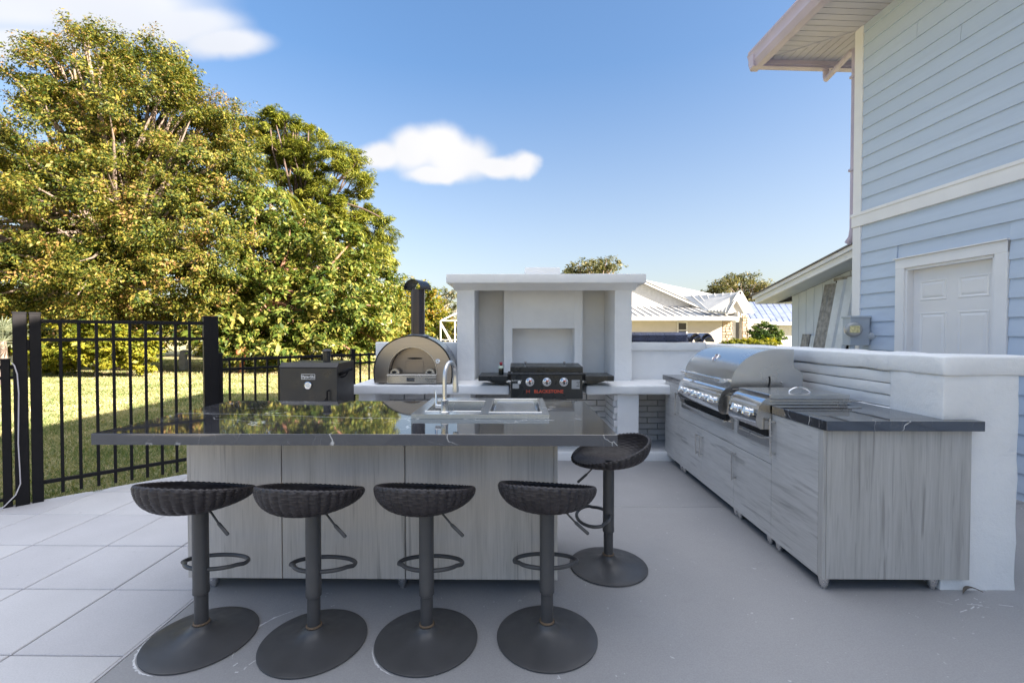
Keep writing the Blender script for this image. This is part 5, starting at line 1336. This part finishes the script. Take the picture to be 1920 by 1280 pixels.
# hanging palm-like fronds between the trees
hp_ = thing('feather_palm', (W(530, 690, 21).x, 21, -.03), 'drooping feather palm fronds between the broad leaf tree and the pine', 'palm')
rng = random.Random(22); crn = W(505, 360, 21); fr = MB()
for k in range(16):
    az = 2 * math.pi * k / 16 + rng.uniform(-.2, .2); L_ = rng.uniform(1.7, 2.3); d = Vector((math.cos(az), math.sin(az), 0)); pts = []
    for i in range(9):
        t = i / 8; pts.append(crn + d * L_ * t * (1 - .25 * t) + Vector((0, 0, .9 * t - 2.0 * t * t)))
    fr.tube(pts, [.02 * (1 - i / 9) + .004 for i in range(9)], 4)
    sd = d.cross(Vector((0, 0, 1)))
    for i in range(1, 9):
        for u in (0, .33, .66):
            p = pts[i - 1].lerp(pts[i], u)
            for s in (-1, 1):
                tip = p + sd * s * .38 + d * .15 + Vector((0, 0, -.28)); fr.add([p, p.lerp(tip, .5) + d * .025, tip, p.lerp(tip, .5) - d * .025], [(0, 1, 2, 3)])
obj('fronds', fr, M_leafC, hp_); obj('trunk', MB().tube([(W(530, 690, 21).x, 21, -.1), (W(520, 500, 21).x, 21, 4), crn], [.16, .13, .11], 10), M_bark, hp_, 50)

# ------------------------------------------------------------------ leaf litter, grass
m_ = MB(); rg = random.Random(9); pts_ = []
c0 = W(230, 697, 16.2)
for i in range(48):
    a = 2 * math.pi * i / 48; r_ = 1 + .22 * mnoise.noise(Vector((math.cos(a) * 2, math.sin(a) * 2, 3)))
    pts_.append((-11.0 + math.cos(a) * 8.6 * r_, 17.6 + math.sin(a) * 2.6 * r_, -.03))
m_.add(pts_, [tuple(range(48))]); tag(obj('leaf_litter', m_, M_mulch), 'brown leaf litter under the big trees', 'litter', kind='stuff')
rng = np.random.default_rng(33)
def scatter(n, xr, yr, keepfn):
    P_ = np.stack([rng.uniform(*xr, n), rng.uniform(*yr, n)], 1); return P_[keepfn(P_)]
fl0 = np.array([FL0.x, FL0.y]); fln = np.array([FLN.x, FLN.y]); fld = np.array([FLD.x, FLD.y])
def outside(P_): return ((P_ - fl0) @ fln < -.035) & (P_[:, 0] / P_[:, 1] > -1.35) & ~((P_[:, 0] > -1.85) & (P_[:, 1] > 5.3) & (P_[:, 1] < 5.9))
pts = np.concatenate([scatter(120000, (-8, -1.6), (3.0, 8), outside), scatter(110000, (-15, -1.0), (8, 14), outside), scatter(60000, (-22, -1), (14, 24), outside)])
t_ = rng.uniform(-2.2, 3.1, 1600); off_ = -np.abs(rng.normal(0, .03, 1600)) - .005 + rng.uniform(0, .02, 1600)
edge = fl0 + t_[:, None] * fld + off_[:, None] * fln
pts = np.concatenate([pts, edge]); n = len(pts)
dist = np.linalg.norm(pts, axis=1); sc_ = np.clip(dist / 7, .8, 2.2)
lean_ = rng.normal(size=(n, 2)) * .7; hgt = rng.uniform(.022, .055, n) * np.clip(sc_, .9, 1.3); wd = rng.uniform(.004, .008, n) * sc_
ang = rng.uniform(0, 2 * np.pi, n); dx = np.stack([np.cos(ang), np.sin(ang)], 1) * wd[:, None]
base = np.concatenate([pts, np.full((n, 1), -.034)], 1)
V = np.zeros((n, 3, 3)); V[:, 0] = base; V[:, 0, :2] -= dx; V[:, 1] = base; V[:, 1, :2] += dx
V[:, 2] = base; V[:, 2, :2] += lean_ * hgt[:, None]; V[:, 2, 2] += hgt
me = bpy.data.meshes.new('grass_blades'); me.vertices.add(3 * n); me.vertices.foreach_set('co', V.astype(np.float32).ravel())
me.loops.add(3 * n); me.loops.foreach_set('vertex_index', np.arange(3 * n, dtype=np.int32)); me.polygons.add(n)
me.polygons.foreach_set('loop_start', np.arange(0, 3 * n, 3, dtype=np.int32)); me.polygons.foreach_set('loop_total', np.full(n, 3, np.int32))
me.materials.append(M_grass); me.update(calc_edges=True)
o = bpy.data.objects.new('grass_blades', me); COL.objects.link(o); tag(o, 'short sunlit and shaded lawn grass beyond the fence', 'grass', kind='stuff')

# ------------------------------------------------------------------ garden things
# turquoise garden chair
def slat(mb, p, q, w, t, up): mb.beam(p, q, w, t, .006, up)
gc_ = thing('garden_chair', (W(652, 658, 34).x, 34, -.03), 'turquoise slatted garden chair far out on the lawn', 'chair', rz=R(28))
for i in range(5):
    xx = -.24 + .12 * i; obj('back_slat', MB().beam((xx, .18, .30), (xx * 1.25, .52, .98 - .35 * xx * xx * 4), .105, .025, .006, (0, -1, .4)), M_turq, gc_, local=True)
for i in range(4): obj('seat_slat', MB().box(-.28, .28, -.30 + .13 * i, -.185 + .13 * i, .36 - .02 * i, .385 - .02 * i, .005), M_turq, gc_, local=True)
for s in (-1, 1):
    obj('arm', MB().box(s * .36 - .07, s * .36 + .07, -.38, .36, .555, .58, .006), M_turq, gc_, local=True)
    obj('leg', MB().box(s * .33 - .02, s * .33 + .02, -.34, -.24, 0, .555, .004), M_turq, gc_, local=True)
    obj('leg', MB().beam((s * .30, -.30, .33), (s * .30, .50, .02), .04, .11, .004), M_turq, gc_, local=True)
ur = thing('clay_urn', (W(449, 686, 19).x, 15.9, -.03), 'terracotta urn half hidden in leaves above the fence', 'urn')
ur.location.x = W(449, 686, 15.9).x; ORG[ur] = ur.location.copy()
obj('urn_body', MB().lathe([(0, 0), (.11, 0), (.14, .04), (.07, .09), (.07, .3), (.13, .36), (.20, .55), (.21, .7), (.17, .84), (.13, .88), (.15, .92), (.13, .93), (.11, .88), (0, .8)], ORG[ur], 24), M_terra, ur, 50)
gs = thing('garden_stone', (W(338, 690, 17).x, 17.0, -.03), 'pale grey upright garden stone under the big tree', 'stone')
obj('stone_shaft', rough_box(MB(), ORG[gs].x - .12, ORG[gs].x + .13, 16.9, 17.1, -.03, .75, .05, .05, .1, 3, 77), M_greystone, gs, 60)

# screened pool cage left of the fireplace
pc = thing('pool_cage', (W(860, 650, 33).x, 33, -.03), 'white framed screen enclosure far behind the oven', 'enclosure')
def pcb(a, b, w=.09): obj('frame_bar', MB().beam(a, b, w, w), M_nwhite, pc)
xa, xb = W(826, 0, 33).x, W(853, 0, 33).x; zt = W(0, 601, 33).z
pcb((xa, 33, 0), (xa, 33, zt)); pcb((xb, 33, 0), (xb, 33, zt)); pcb((xa, 33, zt), (xb + 3, 33, zt)); pcb((xa, 33, zt - .1), (xb, 33, .4), .06); pcb((xa, 33, zt - .25), (xb - .1, 33, .3), .05)
pcb((xa, 33, zt), (xa + 1.9, 34, zt + 1.0)); pcb((xb + 2, 33, 0), (xb + 2, 33, zt)); pcb((xa, 33, .9), (xb + 2, 33, .9), .06)

# ------------------------------------------------------------------ neighbouring house
nh = thing('neighbour_house', (12, 30, -.03), 'cream single storey house with white standing seam metal roof beyond the wall', 'house')
Yn = 29.0
def nx(px, Y=Yn): return (px - 970) * Y / 850
def nz(py, Y=Yn): return CAM_H + (625 - py) * Y / 850
EZ = nz(592)
obj('wall', MB().box(nx(1080), nx(1352), Yn, Yn + 6, -.03, EZ), M_nwall, nh)
wn = obj('window', MB().box(nx(1268), nx(1287), Yn - .05, Yn - .001, nz(633), nz(603)), M_nwhite, nh)
obj('pane', MB().box(nx(1270.5), nx(1284.5), Yn - .06, Yn - .051, nz(618), nz(605.5)), M_nglass, wn); obj('pane', MB().box(nx(1270.5), nx(1284.5), Yn - .06, Yn - .051, nz(632), nz(620)), M_nglass, wn)
# skirt roof with seams
x0, x1 = nx(1080), nx(1374); y0r, y1r = Yn - .6, Yn + 3.4; zr0 = nz(593, Yn - .6) ; zr1 = zr0 + .85
obj('skirt_roof', MB().add([(x0, y0r, zr0), (x1, y0r, zr0), (nx(1340, y1r), y1r, zr1), (x0, y1r, zr1), (x0, y0r, zr0 - .05), (x1, y0r, zr0 - .05), (nx(1340, y1r), y1r, zr1 - .05), (x0, y1r, zr1 - .05)], [(0, 1, 2, 3), (7, 6, 5, 4), (0, 4, 5, 1), (1, 5, 6, 2), (2, 6, 7, 3), (3, 7, 4, 0)]), M_nroof, nh)
xx = x0 + .1
while xx < x1 - .3:
    obj('roof_seam', MB().beam((xx, y0r, zr0 + .03), (min(xx, nx(1335, y1r)), y1r, zr1 + .03), .05, .07), M_nroof, nh); xx += .46
obj('fascia', MB().box(x0, x1 + .02, y0r - .03, y0r, zr0 - .26, zr0 - .02), M_nwhite, nh)
obj('eave_soffit', MB().box(x0, x1, y0r, Yn - .001, zr0 - .25, zr0 - .22), M_nwhite, nh)
# gable behind the skirt
Yg = Yn + 3.0
apx, apz = nx(1188, Yg), nz(524, Yg); gx1, gz1 = nx(1318, Yg), nz(582, Yg); gx0 = 2 * apx - gx1
obj('gable_wall', MB().prism([(gx0, gz1 - .4), (gx1, gz1 - .4), (gx1, gz1), (apx, apz), (gx0, gz1)], Yg, Yg + .2, 'Y'), M_nwhite, nh)
for s, gx in ((1, gx1), (-1, gx0)):
    obj('rake_board', MB().beam((apx, Yg - .35, apz + .05), (gx + s * .25, Yg - .35, gz1 - .05), .06, .24), M_nwhite, nh)
    sx = gx + s * .25
    obj('gable_roof', MB().add([(apx, Yg - .42, apz + .19), (sx, Yg - .42, gz1 + .09), (sx, Yg + 7, gz1 + .09), (apx, Yg + 7, apz + .19), (apx, Yg - .42, apz + .12), (sx, Yg - .42, gz1 + .02), (sx, Yg + 7, gz1 + .02), (apx, Yg + 7, apz + .12)], [(0, 1, 2, 3), (7, 6, 5, 4), (0, 4, 5, 1), (1, 5, 6, 2), (2, 6, 7, 3), (3, 7, 4, 0)]), M_nroof, nh)
# main roof slope behind
Yr0, Yr1 = Yg + 1.2, Yg + 5
obj('main_roof', MB().add([(gx0 - 4, Yr0, nz(582, Yr0)), (nx(1395, Yr0), Yr0, nz(582, Yr0)), (nx(1345, Yr1), Yr1, nz(554, Yr1)), (nx(1212, Yr1), Yr1, nz(526, Yr1)), (gx0 - 4, Yr1, nz(526, Yr1)), (nx(1300, Yr1), Yr1 + 5, 2.5)], [(0, 1, 2, 3, 4), (1, 5, 2), (2, 5, 3)]), M_nroof, nh)
# porch gable on the right
Yp = Yn - .2; pk = (nx(1376, Yp), nz(549, Yp)); 
pxr, pzr = nx(1397, Yp), nz(587, Yp)
rY = Yp + 0
rd = MB().add([(nx(1376), Yp - .3, pk[1]), (nx(1282, Yp + 2), Yp + 2.2, pk[1] - .05), (nx(1318, Yp), Yp - .25, nz(584)), (nx(1352), Yp - .55, nz(588)), (nx(1352), Yp - .55, nz(589.5)), (nx(1318, Yp), Yp - .25, nz(585.5)), (nx(1282, Yp + 2), Yp + 2.2, pk[1] - .1), (nx(1376), Yp - .3, pk[1] - .05)],
              [(0, 1, 2, 3), (4, 5, 6, 7), (0, 3, 4, 7), (3, 2, 5, 4), (2, 1, 6, 5), (1, 0, 7, 6)])
obj('porch_roof', rd, M_nroof, nh)
for q in range(7):
    t = q / 7; a = Vector((nx(1376), Yp - .32, pk[1])).lerp(Vector((nx(1282, Yp + 2), Yp + 2.2, pk[1] - .05)), t); b = Vector((nx(1352), Yp - .57, nz(588))).lerp(Vector((nx(1318, Yp), Yp - .27, nz(584))), t)
    obj('roof_seam', MB().beam(a + Vector((0, -.02, .03)), b + Vector((0, -.02, .03)), .05, .06), M_nroof, nh)
obj('porch_gable', MB().prism([(nx(1376), pk[1] - .02), (nx(1352), nz(589)), (nx(1397), nz(588))], Yp - .2, Yp + .1, 'Y'), M_nwall, nh)
obj('rake_board', MB().beam((nx(1376), Yp - .4, pk[1] + .02), (nx(1399), Yp - .4, nz(589)), .06, .2).beam((nx(1376), Yp - .4, pk[1] + .02), (nx(1350), Yp - .4, nz(590)), .06, .2), M_nwhite, nh)
obj('porch_eave', MB().add([(nx(1372), Yn - .65, nz(593)), (nx(1426), Yn + 1.6, nz(600.5)), (nx(1426), Yn + 1.6, nz(594)), (nx(1372), Yn - .65, nz(586)), (nx(1340), Yn + 2, nz(592)), (nx(1390), Yn + 3, nz(598)), (nx(1395), Yn + 3, nz(588)), (nx(1340), Yn + 2, nz(586))], [(0, 1, 2, 3), (3, 2, 6, 7), (0, 4, 5, 1), (1, 5, 6, 2), (0, 3, 7, 4), (4, 7, 6, 5)]), M_nwhite, nh)
obj('porch_wall', MB().box(nx(1352), nx(1480), Yn + 2.5, Yn + 2.7, -.03, nz(596)), M_nwall, nh)
obj('porch_door', MB().box(nx(1404), nx(1420), Yn + 2.4, Yn + 2.5, -.03, nz(602)), M_nglass, nh)
rg = random.Random(4)
for (a, b) in ((1352, 1371), (1389, 1401)):
    pr_ = obj('stone_pier', MB().box(nx(a) + .04, nx(b) - .04, Yn + .04, Yn + .5, -.03, nz(593)), M_mortar, nh)
    zz = -.03
    while zz < nz(594) - .1:
        xx = nx(a); hh = rg.uniform(.13, .24)
        while xx < nx(b) - .06:
            ww = min(rg.uniform(.15, .32), nx(b) - xx); obj('stone', MB().box(xx + .01, xx + ww - .01, Yn + rg.uniform(-.03, .01), Yn + .1, zz + .01, zz + hh - .01, .03), M_stonewall, pr_); xx += ww
        zz += hh
obj('porch_post', MB().box(nx(1376), nx(1381), Yn + .3, Yn + .5, -.03, nz(595)), M_nwhite, nh)
# second house further right, with blue-shaded metal roof
h2 = thing('neighbour_house', (17, 36, -.03), 'white house with blue grey ribbed metal roof at the far right', 'house')
Y2 = 35.0
obj('wall', MB().box(nx(1425, Y2), nx(1620, Y2), Y2, Y2 + 6, -.03, nz(603, Y2)), M_nwhite, h2)
e0 = Vector((nx(1390, Y2), Y2 - .6, nz(603, Y2))); e1 = Vector((nx(1640, Y2), Y2 - .6, nz(604, Y2))); t0 = Vector((nx(1385, Y2 + 4), Y2 + 5, nz(565, Y2 + 4))); t1 = Vector((nx(1640, Y2 + 4), Y2 + 5, nz(563, Y2 + 4)))
dn = Vector((0, 0, -.1))
obj('roof', MB().add([e0, e1, t1, t0, e0 + dn, e1 + dn, t1 + dn, t0 + dn], [(0, 1, 2, 3), (7, 6, 5, 4), (0, 4, 5, 1), (1, 5, 6, 2), (2, 6, 7, 3), (3, 7, 4, 0)]), M_bluetarp, h2)
for q in range(22):
    t = q / 22; obj('roof_seam', MB().beam(e0.lerp(e1, t) + Vector((0, -.01, .02)), t0.lerp(t1, t) + Vector((0, 0, .02)), .04, .03), M_bluetarp, h2)
obj('fascia', MB().box(e0.x, e1.x, Y2 - .66, Y2 - .61, e0.z - .28, e0.z - .03), M_nwhite, h2)
# garden round it
S1 = [lobe(1430, 625, 26, 24, 17), lobe(1420, 632, 26, 18, 12), lobe(1445, 632, 26, 14, 12)]
tree('round_bush', 'rounded dark green bush in front of the neighbouring porch', (W(1432, 660, 26).x, 26), (W(1432, 640, 26).x, 26, .6), S1, 110, 70, .24, .12, .07, M_leafH, M_bark, 14, .06, .04, .01, 12, cat='bush', inner=.1)
S2 = [lobe(1365 + i * 13, 645, 24, 13, 9) for i in range(7)]
tree('low_hedge', 'low clipped yellow green hedge along the neighbouring porch', (W(1405, 660, 24).x, 24), (W(1405, 650, 24).x, 24, .4), S2, 150, 60, .16, .10, .06, M_leafD, M_bark, 15, .04, .03, .008, 10, cat='hedge', inner=.1, minz=.0)
